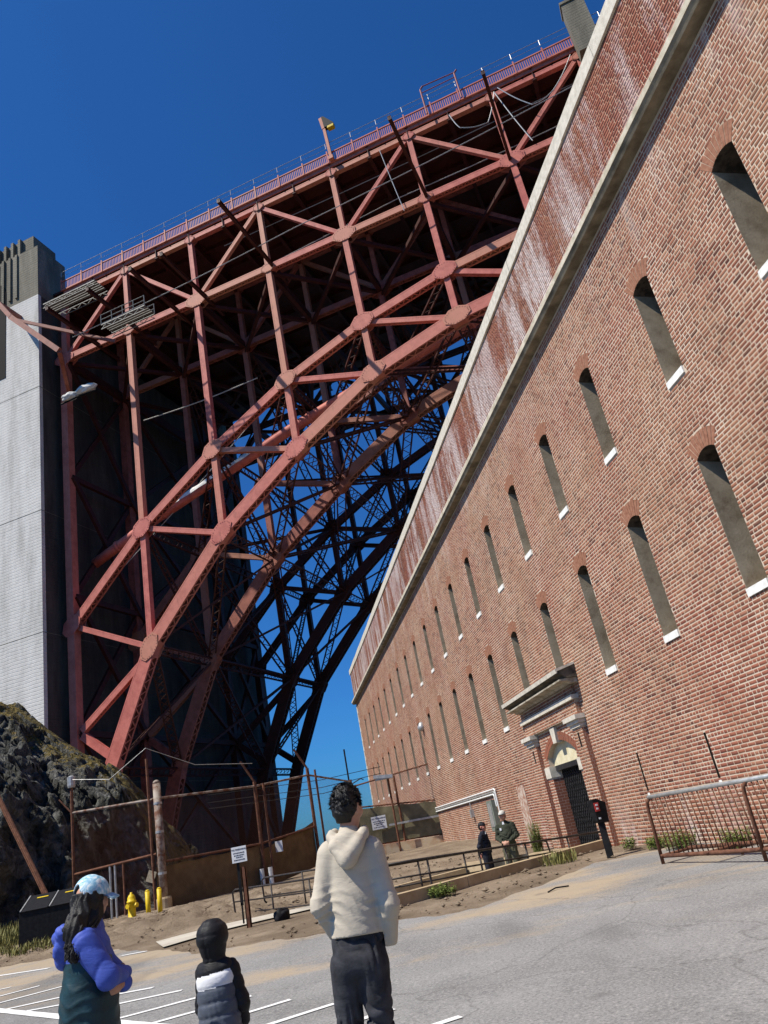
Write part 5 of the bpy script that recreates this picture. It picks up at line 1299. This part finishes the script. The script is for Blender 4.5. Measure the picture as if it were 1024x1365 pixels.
# ---- girl in the blue and teal jacket
gl = person('long haired girl in a pale blue cap and blue and teal jacket with crossed arms', (-2.265, 5.10, 0), math.radians(-74))
gp, gq = head_prims((.0, .03, 1.475), .93, math.radians(34), math.radians(-4))
sdf_mesh('body', gp+[U((0, 0, 1.30), .05, (0, .02, 1.40), .047), U((0, 0, 1.22), .12, (0, 0, .9), .12, (1.1, .75, 1)), U((.13, 0, 1.24), .04, (.18, .13, 1.06), .034), U((.18, .13, 1.06), .034, (.0, .195, 1.05), .026), U((-.13, 0, 1.24), .04, (-.18, .12, 1.05), .034), U((-.18, .12, 1.05), .034, (-.0, .195, 1.0), .026),
    U((-.08, 0, .85), .085, (-.08, 0, .1), .045), U((.08, 0, .85), .085, (.08, 0, .1), .045)] + hand((.0, .2, 1.05), (-1, -.1, -.05), .5, .85, (0, 1, 0), 1) + hand((.02, .195, 1.0), (1, -.45, -.05), .5, .85, (0, 1, 0), -1), .011, M['skin'], gl, .02)
def girl_fold(g): return -.005*wr(g, 46, 1, (.2, .1, 1), .03, 1.4)+wr(g, 21, .010, (.75, .3, .3), .05, .2)-.002
gj = [U((0, 0, 1.19), .155, (0, 0, .95), .172, (1.12, .84, 1)), U((0, 0, .95), .172, (0, 0, .68), .195, (1.08, .88, 1)), U((-.115, -.01, 1.275), .075, (.115, -.01, 1.275), .075), U((0, -.01, 1.32), .088, (0, .01, 1.36), .08)]
sdf_mesh('jacket', gj, .0085, [M['teal'], M['blue']], gl, .05, girl_fold, lambda g: .66-g[:, 2], lambda c: (c[:, 2] > 1.165-.05*c[:, 0]+.02*np.sin(c[:, 0]*4)).astype(int))
sdf_mesh('sleeve', [U((.14, .0, 1.265), .078, (.18, .13, 1.06), .060), U((.18, .13, 1.06), .060, (-.01, .195, 1.05), .047)], .0085, M['blue'], gl, .03, lambda g: wr(g, 36, .007, (.6, .5, -.6), .05, 2.2)-.003)
sdf_mesh('sleeve', [U((-.14, .0, 1.265), .08, (-.18, .12, 1.05), .060), U((-.18, .12, 1.05), .060, (.0, .195, 1.0), .047)], .0085, M['blue'], gl, .03, lambda g: wr(g, 36, .007, (.6, .5, -.6), .05, .2)-.003)
sdf_mesh('hood', [U((-.12, -.03, 1.36), .04, (-.10, -.12, 1.335), .042), U((.12, -.03, 1.36), .04, (.10, -.12, 1.335), .042), U((-.10, -.12, 1.335), .042, (0, -.155, 1.31), .04), U((.10, -.12, 1.335), .042, (0, -.155, 1.31), .04),
    U((-.08, -.11, 1.29), .05, (0, -.125, 1.19), .055), U((.08, -.11, 1.29), .05, (0, -.125, 1.19), .055), U((0, -.11, 1.30), .06, (0, -.12, 1.20), .06, (1.3, .85, 1)), U((-.07, -.15, 1.27), .026, (.07, -.155, 1.255), .026), U((-.06, -.16, 1.215), .024, (.06, -.16, 1.225), .024)], .007, M['blue'], gl, .018, lambda g: wr(g, 75, .010, (.2, .4, .9), .04, 1.2)-.002)
sdf_mesh('trousers', [U((-.09, 0, .75), .1, (-.09, 0, .08), .07), U((.09, 0, .75), .1, (.09, 0, .08), .07)], .012, M['black_cloth'], gl)
for sx in (-.09, .09): sdf_mesh('shoe', [U((sx, -.05, .045), .05, (sx, .14, .035), .042)], .012, M['white_cloth'], gl)
cap_c = gq(0, -.005, .045)
Rg = Matrix.Rotation(math.radians(34), 3, 'Z') @ Matrix.Rotation(math.radians(-4), 3, 'X')
def cap_cut(g):
    p = (g-np.array(cap_c))@np.array(Rg); hole = np.linalg.norm((p-np.array([0, -.105, .018]))*np.array([1.0, .6, .9]), axis=1)-.038
    inner = np.linalg.norm((p-np.array([0, 0, -.012]))/np.array([.091, .105, .098]), axis=1)
    return np.maximum(np.maximum(-.012-p[:, 2]-.1*p[:, 1], -hole), (1-inner)*.09)
cp_ = sdf_mesh('cap', [U(gq(0, -.008, .055), .099, gq(0, .012, .05), .096)], .005, M['cap'], gl, .02, None, cap_cut)
mb = MB(); vs = []; n1 = 14
for i in range(n1+1):
    a = math.radians(20+140*i/n1)
    for r0, dz in ((.095, .042), (.13, .036), (.168, .020)):
        vs.append(gq(math.cos(a)*r0*(.92 if r0 > .1 else 1), math.sin(a)*r0*1.02+(.008 if r0 > .1 else 0), dz-.016*abs(math.cos(a))**2*(r0/.1)))
k_ = len(vs); vs += [(v[0], v[1], v[2]-.006) for v in vs]; fs = []
for i in range(n1):
    for j in range(2): a = i*3+j; fs += [(a, a+3, a+4, a+1), (k_+a, k_+a+1, k_+a+4, k_+a+3)]
for i in range(n1): a = i*3+2; fs.append((a, a+3, k_+a+3, k_+a))
mb.add(vs, fs); mb.build('brim', M['cap'], cp_, True)
mb = MB(); mb.tube([gq(.04*math.sin(t), -.098-.006*math.cos(t), .033) for t in np.linspace(-1.3, 1.3, 7)], .007, 6); mb.build('strap', M['white_cloth'], cp_)
mb = MB(); rnd = random.Random(3)
for i in range(420):
    a = rnd.uniform(-2.5, .7); rr = .085; x0, y0 = math.cos(a)*rr*.9, math.sin(a)*rr-.01
    p = [Vector(gq(x0*.8, y0*.8, .07)), Vector(gq(x0*1.02, y0*1.02, .0)), Vector(gq(x0*1.2+.01, y0*1.15-.01, -.09))]
    ln = rnd.uniform(.2, .36) if a > -2.2 else .2; sw = rnd.uniform(-.03, .03)
    q0 = p[-1]
    for j in range(5):
        f_ = (j+1)/5; tgt = Vector((.185+sw*.5+x0*.1, -.05+sw*.9+y0*.3, 1.38-ln*.55)); q = q0.lerp(tgt, f_)+Vector((.005*math.sin(f_*5+i), .005*math.cos(f_*4+i*.7), 0)); p.append(q)
    mb.tube(p, [.003, .005, .0065, .0065, .006, .006, .005, .002], 4, False)
mb.build('long_hair', M['hair'], gl, True, kind='stuff')
sdf_mesh('hair', [U(gq(0, -.02, .03), .096, gq(0, 0, .03), .088), U(gq(0, -.03, -.02), .082, (.13, -.05, 1.34), .06), U((.13, -.05, 1.34), .055, (.185, -.05, 1.20), .028)], .007, M['hair'], gl, .04, lambda g: .010*np.sin(g[:, 0]*120+g[:, 1]*70+2*np.sin(g[:, 2]*22))*np.sin(g[:, 1]*95+2.2*np.sin(g[:, 2]*17)),
    lambda g: np.maximum(((g-np.array(gq(0, .045, 0)))@np.array(Rg @ Vector((0, 1, 0)))), g[:, 2]-gq(0, 0, .06)[2]))
eyes(gq, gl, .93)

# ---- child in the quilted jacket
kd = person('small child in a black hooded quilted jacket with a white band and grey back', (-1.66, 5.62, 0), math.radians(-14))
kp_, kq = head_prims((0, .0, 1.095), .78, 0)
sdf_mesh('body', kp_+[U((0, 0, .93), .042, (0, .0, 1.02), .042), U((0, 0, .88), .09, (0, 0, .62), .09, (1.1, .8, 1)), U((-.09, .02, .88), .028, (-.138, .045, .72), .022), U((-.138, .045, .72), .022, (-.098, .11, .61), .02), U((.09, .02, .88), .028, (.138, .045, .72), .022), U((.138, .045, .72), .022, (.098, .11, .61), .02),
    U((-.06, 0, .6), .06, (-.06, 0, .08), .035), U((.06, 0, .6), .06, (.06, 0, .08), .035)]+hand((-.1, .12, .6), (.5, .5, -.5), .4, .62, (0, -1, .3), 1)+hand((.1, .12, .6), (-.5, .5, -.5), .4, .62, (0, -1, .3), -1), .009, M['skin'], kd, .015)
def quilt(g):
    z = g[:, 2]+.10*g[:, 0]*0-.012*np.sin(g[:, 0]*9); return .007*np.abs(np.cos(np.pi*(z-.52)/.078))**8+wr(g, 45, .004, (.7, .1, .7), .05, .4)-.005
def kcol(c):
    z = c[:, 2]-.012*np.sin(c[:, 0]*9); r = np.zeros(len(c), int); front = np.abs(c[:, 0]) < .15
    r[(z < .910) & front] = 1; r[(z < .832) & front] = 2; return r
sdf_mesh('jacket', [U((0, 0, .87), .116, (0, .0, .60), .126, (1.10, .9, 1)), U((-.078, -.005, .935), .047, (.078, -.005, .935), .047), U((0, 0, .95), .07, (0, 0, .99), .065)], .0075, [M['black_cloth'], M['white_cloth'], M['slate']], kd, .03, quilt, lambda g: .50-g[:, 2], kcol)
def ksl(g): t = g[:, 2]; return .006*np.abs(np.cos(np.pi*(t-.5)/.075))**8-.003
for sx in (-1, 1):
    sdf_mesh('sleeve', [U((sx*.105, .02, .925), .048, (sx*.140, .045, .72), .046), U((sx*.14, .045, .72), .046, (sx*.10, .11, .60), .042)], .0075, M['black_cloth'], kd, .03, ksl)
sdf_mesh('hood', [U((0, -.015, 1.13), .092, (0, .02, 1.13), .09), U((0, -.015, 1.09), .090, (0, -.005, 1.0), .074)], .0075, M['black_cloth'], kd, .04, lambda g: +.004*np.abs(np.cos(np.pi*(g[:, 2]-1.0)/.065))**10+.005*np.exp(-(g[:, 0]/.008)**2)-.002,
    lambda g: -np.maximum(np.linalg.norm((g-np.array([0, .115, 1.085]))*np.array([1, .7, .85]), axis=1)-.062, -1))
sdf_mesh('trousers', [U((-.06, 0, .55), .075, (-.065, 0, .07), .055), U((.06, 0, .55), .075, (.065, 0, .07), .055)], .01, M['navy'], kd, .02)
for sx in (-.065, .065): sdf_mesh('shoe', [U((sx, -.03, .035), .038, (sx, .09, .03), .034)], .01, M['black_cloth'], kd)
eyes(kq, kd, .82)

# ---- two uniformed men on the ramp
def ranger(label, loc, yaw, H, jm, tm, clasp, skin, cap_m):
    t = person(label, loc, yaw); s_ = H/1.78
    def q(x, y, z): return (x*s_, y*s_, z*s_)
    hp, hq = head_prims(q(0, .03, 1.655), s_)
    if clasp: el = [(.27, -.0, 1.16), (-.27, -.0, 1.16)]; wr_ = [(.07, .24, 1.04), (-.07, .24, 1.03)]
    else: el = [(.25, -.09, 1.17), (-.25, -.09, 1.17)]; wr_ = [(.10, -.17, 1.02), (-.10, -.17, 1.03)]
    pr_ = hp+[U(q(0, 0, 1.45), .06*s_, q(0, .01, 1.56), .057*s_), U(q(0, 0, 1.38), .14*s_, q(0, 0, 1.0), .14*s_, (1.1, .7, 1)), U(q(-.09, 0, .9), .09*s_, q(-.11, 0, .1), .04*s_), U(q(.09, 0, .9), .09*s_, q(.11, 0, .1), .04*s_)]
    jk = [U(q(0, 0, 1.37), .165*s_, q(0, .02, 1.2), .168*s_, (1.14, .75, 1)), U(q(0, .02, 1.2), .17*s_, q(0, .015, 1.0), .165*s_, (1.1, .85, 1)), U(q(-.16, 0, 1.44), .066*s_, q(.16, 0, 1.44), .066*s_), U(q(0, 0, 1.47), .078*s_, q(0, .01, 1.52), .07*s_)]
    for e, w in zip(el, wr_):
        sx = 1 if e[0] > 0 else -1
        pr_ += [U(q(sx*.19, 0, 1.42), .045*s_, q(*e), .04*s_), U(q(*e), .04*s_, q(*w), .028*s_)]
        jk += [U(q(sx*.2, 0, 1.42), .07*s_, q(*e), .062*s_), U(q(*e), .06*s_, q(*(Vector(e).lerp(Vector(w), .88))), .046*s_)]
        pr_ += hand(q(*w), (-sx*.8, .25, -.35) if clasp else (0, .5, -1), .5, s_*1.05, (0, 1, .2), sx)
    sdf_mesh('body', pr_, .0105, M[skin], t, .02)
    sdf_mesh('jacket', jk, .0125, M[jm], t, .03, lambda g: wr(g, 34, .014, (.4, .1, .9), .06, H)-.004, lambda g: .97*s_-g[:, 2])
    sdf_mesh('trousers', [U(q(-.07, 0, .95), .125*s_, q(.07, 0, .95), .125*s_, (1.08, .85, 1)), U(q(-.095, 0, .86), .102*s_, q(-.12, .02, .08), .07*s_), U(q(.095, 0, .86), .102*s_, q(.12, 0, .08), .07*s_)], .0135, M[tm], t, .03, lambda g: wr(g, 30, .012, (.4, .2, .8), .06, H+1)-.003, lambda g: np.maximum(g[:, 2]-1.02*s_, .05-g[:, 2]))
    for sx in (-.12, .12): sdf_mesh('shoe', [U(q(sx, -.05, .05), .05, q(sx, .15, .04), .045)], .014, M['black_cloth'], t)
    hr = sdf_mesh('hair', [U(hq(0, -.03, .03), .09*s_, hq(0, -.03, .0), .086*s_)], .011, M['hair'] if cap_m == 'black_cloth' else M['grey_hair'], t, .02, None, lambda g: (g[:, 1]-hq(0, -.005, 0)[1]))
    cpp = sdf_mesh('cap', [U(hq(0, -.012, .06), .095*s_, hq(0, .02, .055), .088*s_)], .0105, M[cap_m], t, .02, None, lambda g: hq(0, 0, .04)[2]-g[:, 2])
    mb = MB(); c = hq(0, .1, .045); mb.lathe(c, [(.001, 0), (.078*s_, -.004), (.08*s_, .004), (.001, .012)], 16); mb.build('brim', M[cap_m if cap_m != 'pale_cap' else 'black_cloth'], cpp)
    eyes(hq, t, s_)
    mb = MB(); mb.prism([(-.035, 1.43), (.035, 1.43), (.02, 1.53), (-.02, 1.53)], (s_, 0, 0), (0, 0, s_), .085*s_, .105*s_, (0, 1, 0)); mb.build('shirt_collar', M['white_cloth'], t)
    if clasp: mb = MB(); mb.box(q(.09, .135, 1.36), (.05, .03, .06)); mb.build('badge', M['sign_white'], t)
    return t
M['grey_hair'] = simple('grey_hair', (.25, .24, .22), (.4, .38, .36), 40, .7, 0, .3); M['pale_cap'] = simple('pale_cap', (.5, .48, .42), (.62, .6, .54), 12, .8, 0, 0)
ranger('man in a dark navy jacket and black cap with his arms behind his back', (.90, 23.3, -.385), math.radians(-112), 1.745, 'navy', 'navy', False, 'skin_red', 'black_cloth')
ranger('man in an olive green jacket and pale cap with clasped hands', (1.52, 22.75, -.31), math.radians(158), 1.85, 'green_cloth', 'olive', True, 'skin', 'pale_cap')
mb = MB(); P4 = [kp(5.2, .28, -.37), kp(7.0, .28, -.30), kp(7.0, 5.15, -.30), kp(5.2, 5.15, -.37)]
mb.add(P4, [(0, 1, 2, 3)]); o = mb.build('ramp_floor', M['walk']); o['kind'] = 'structure'
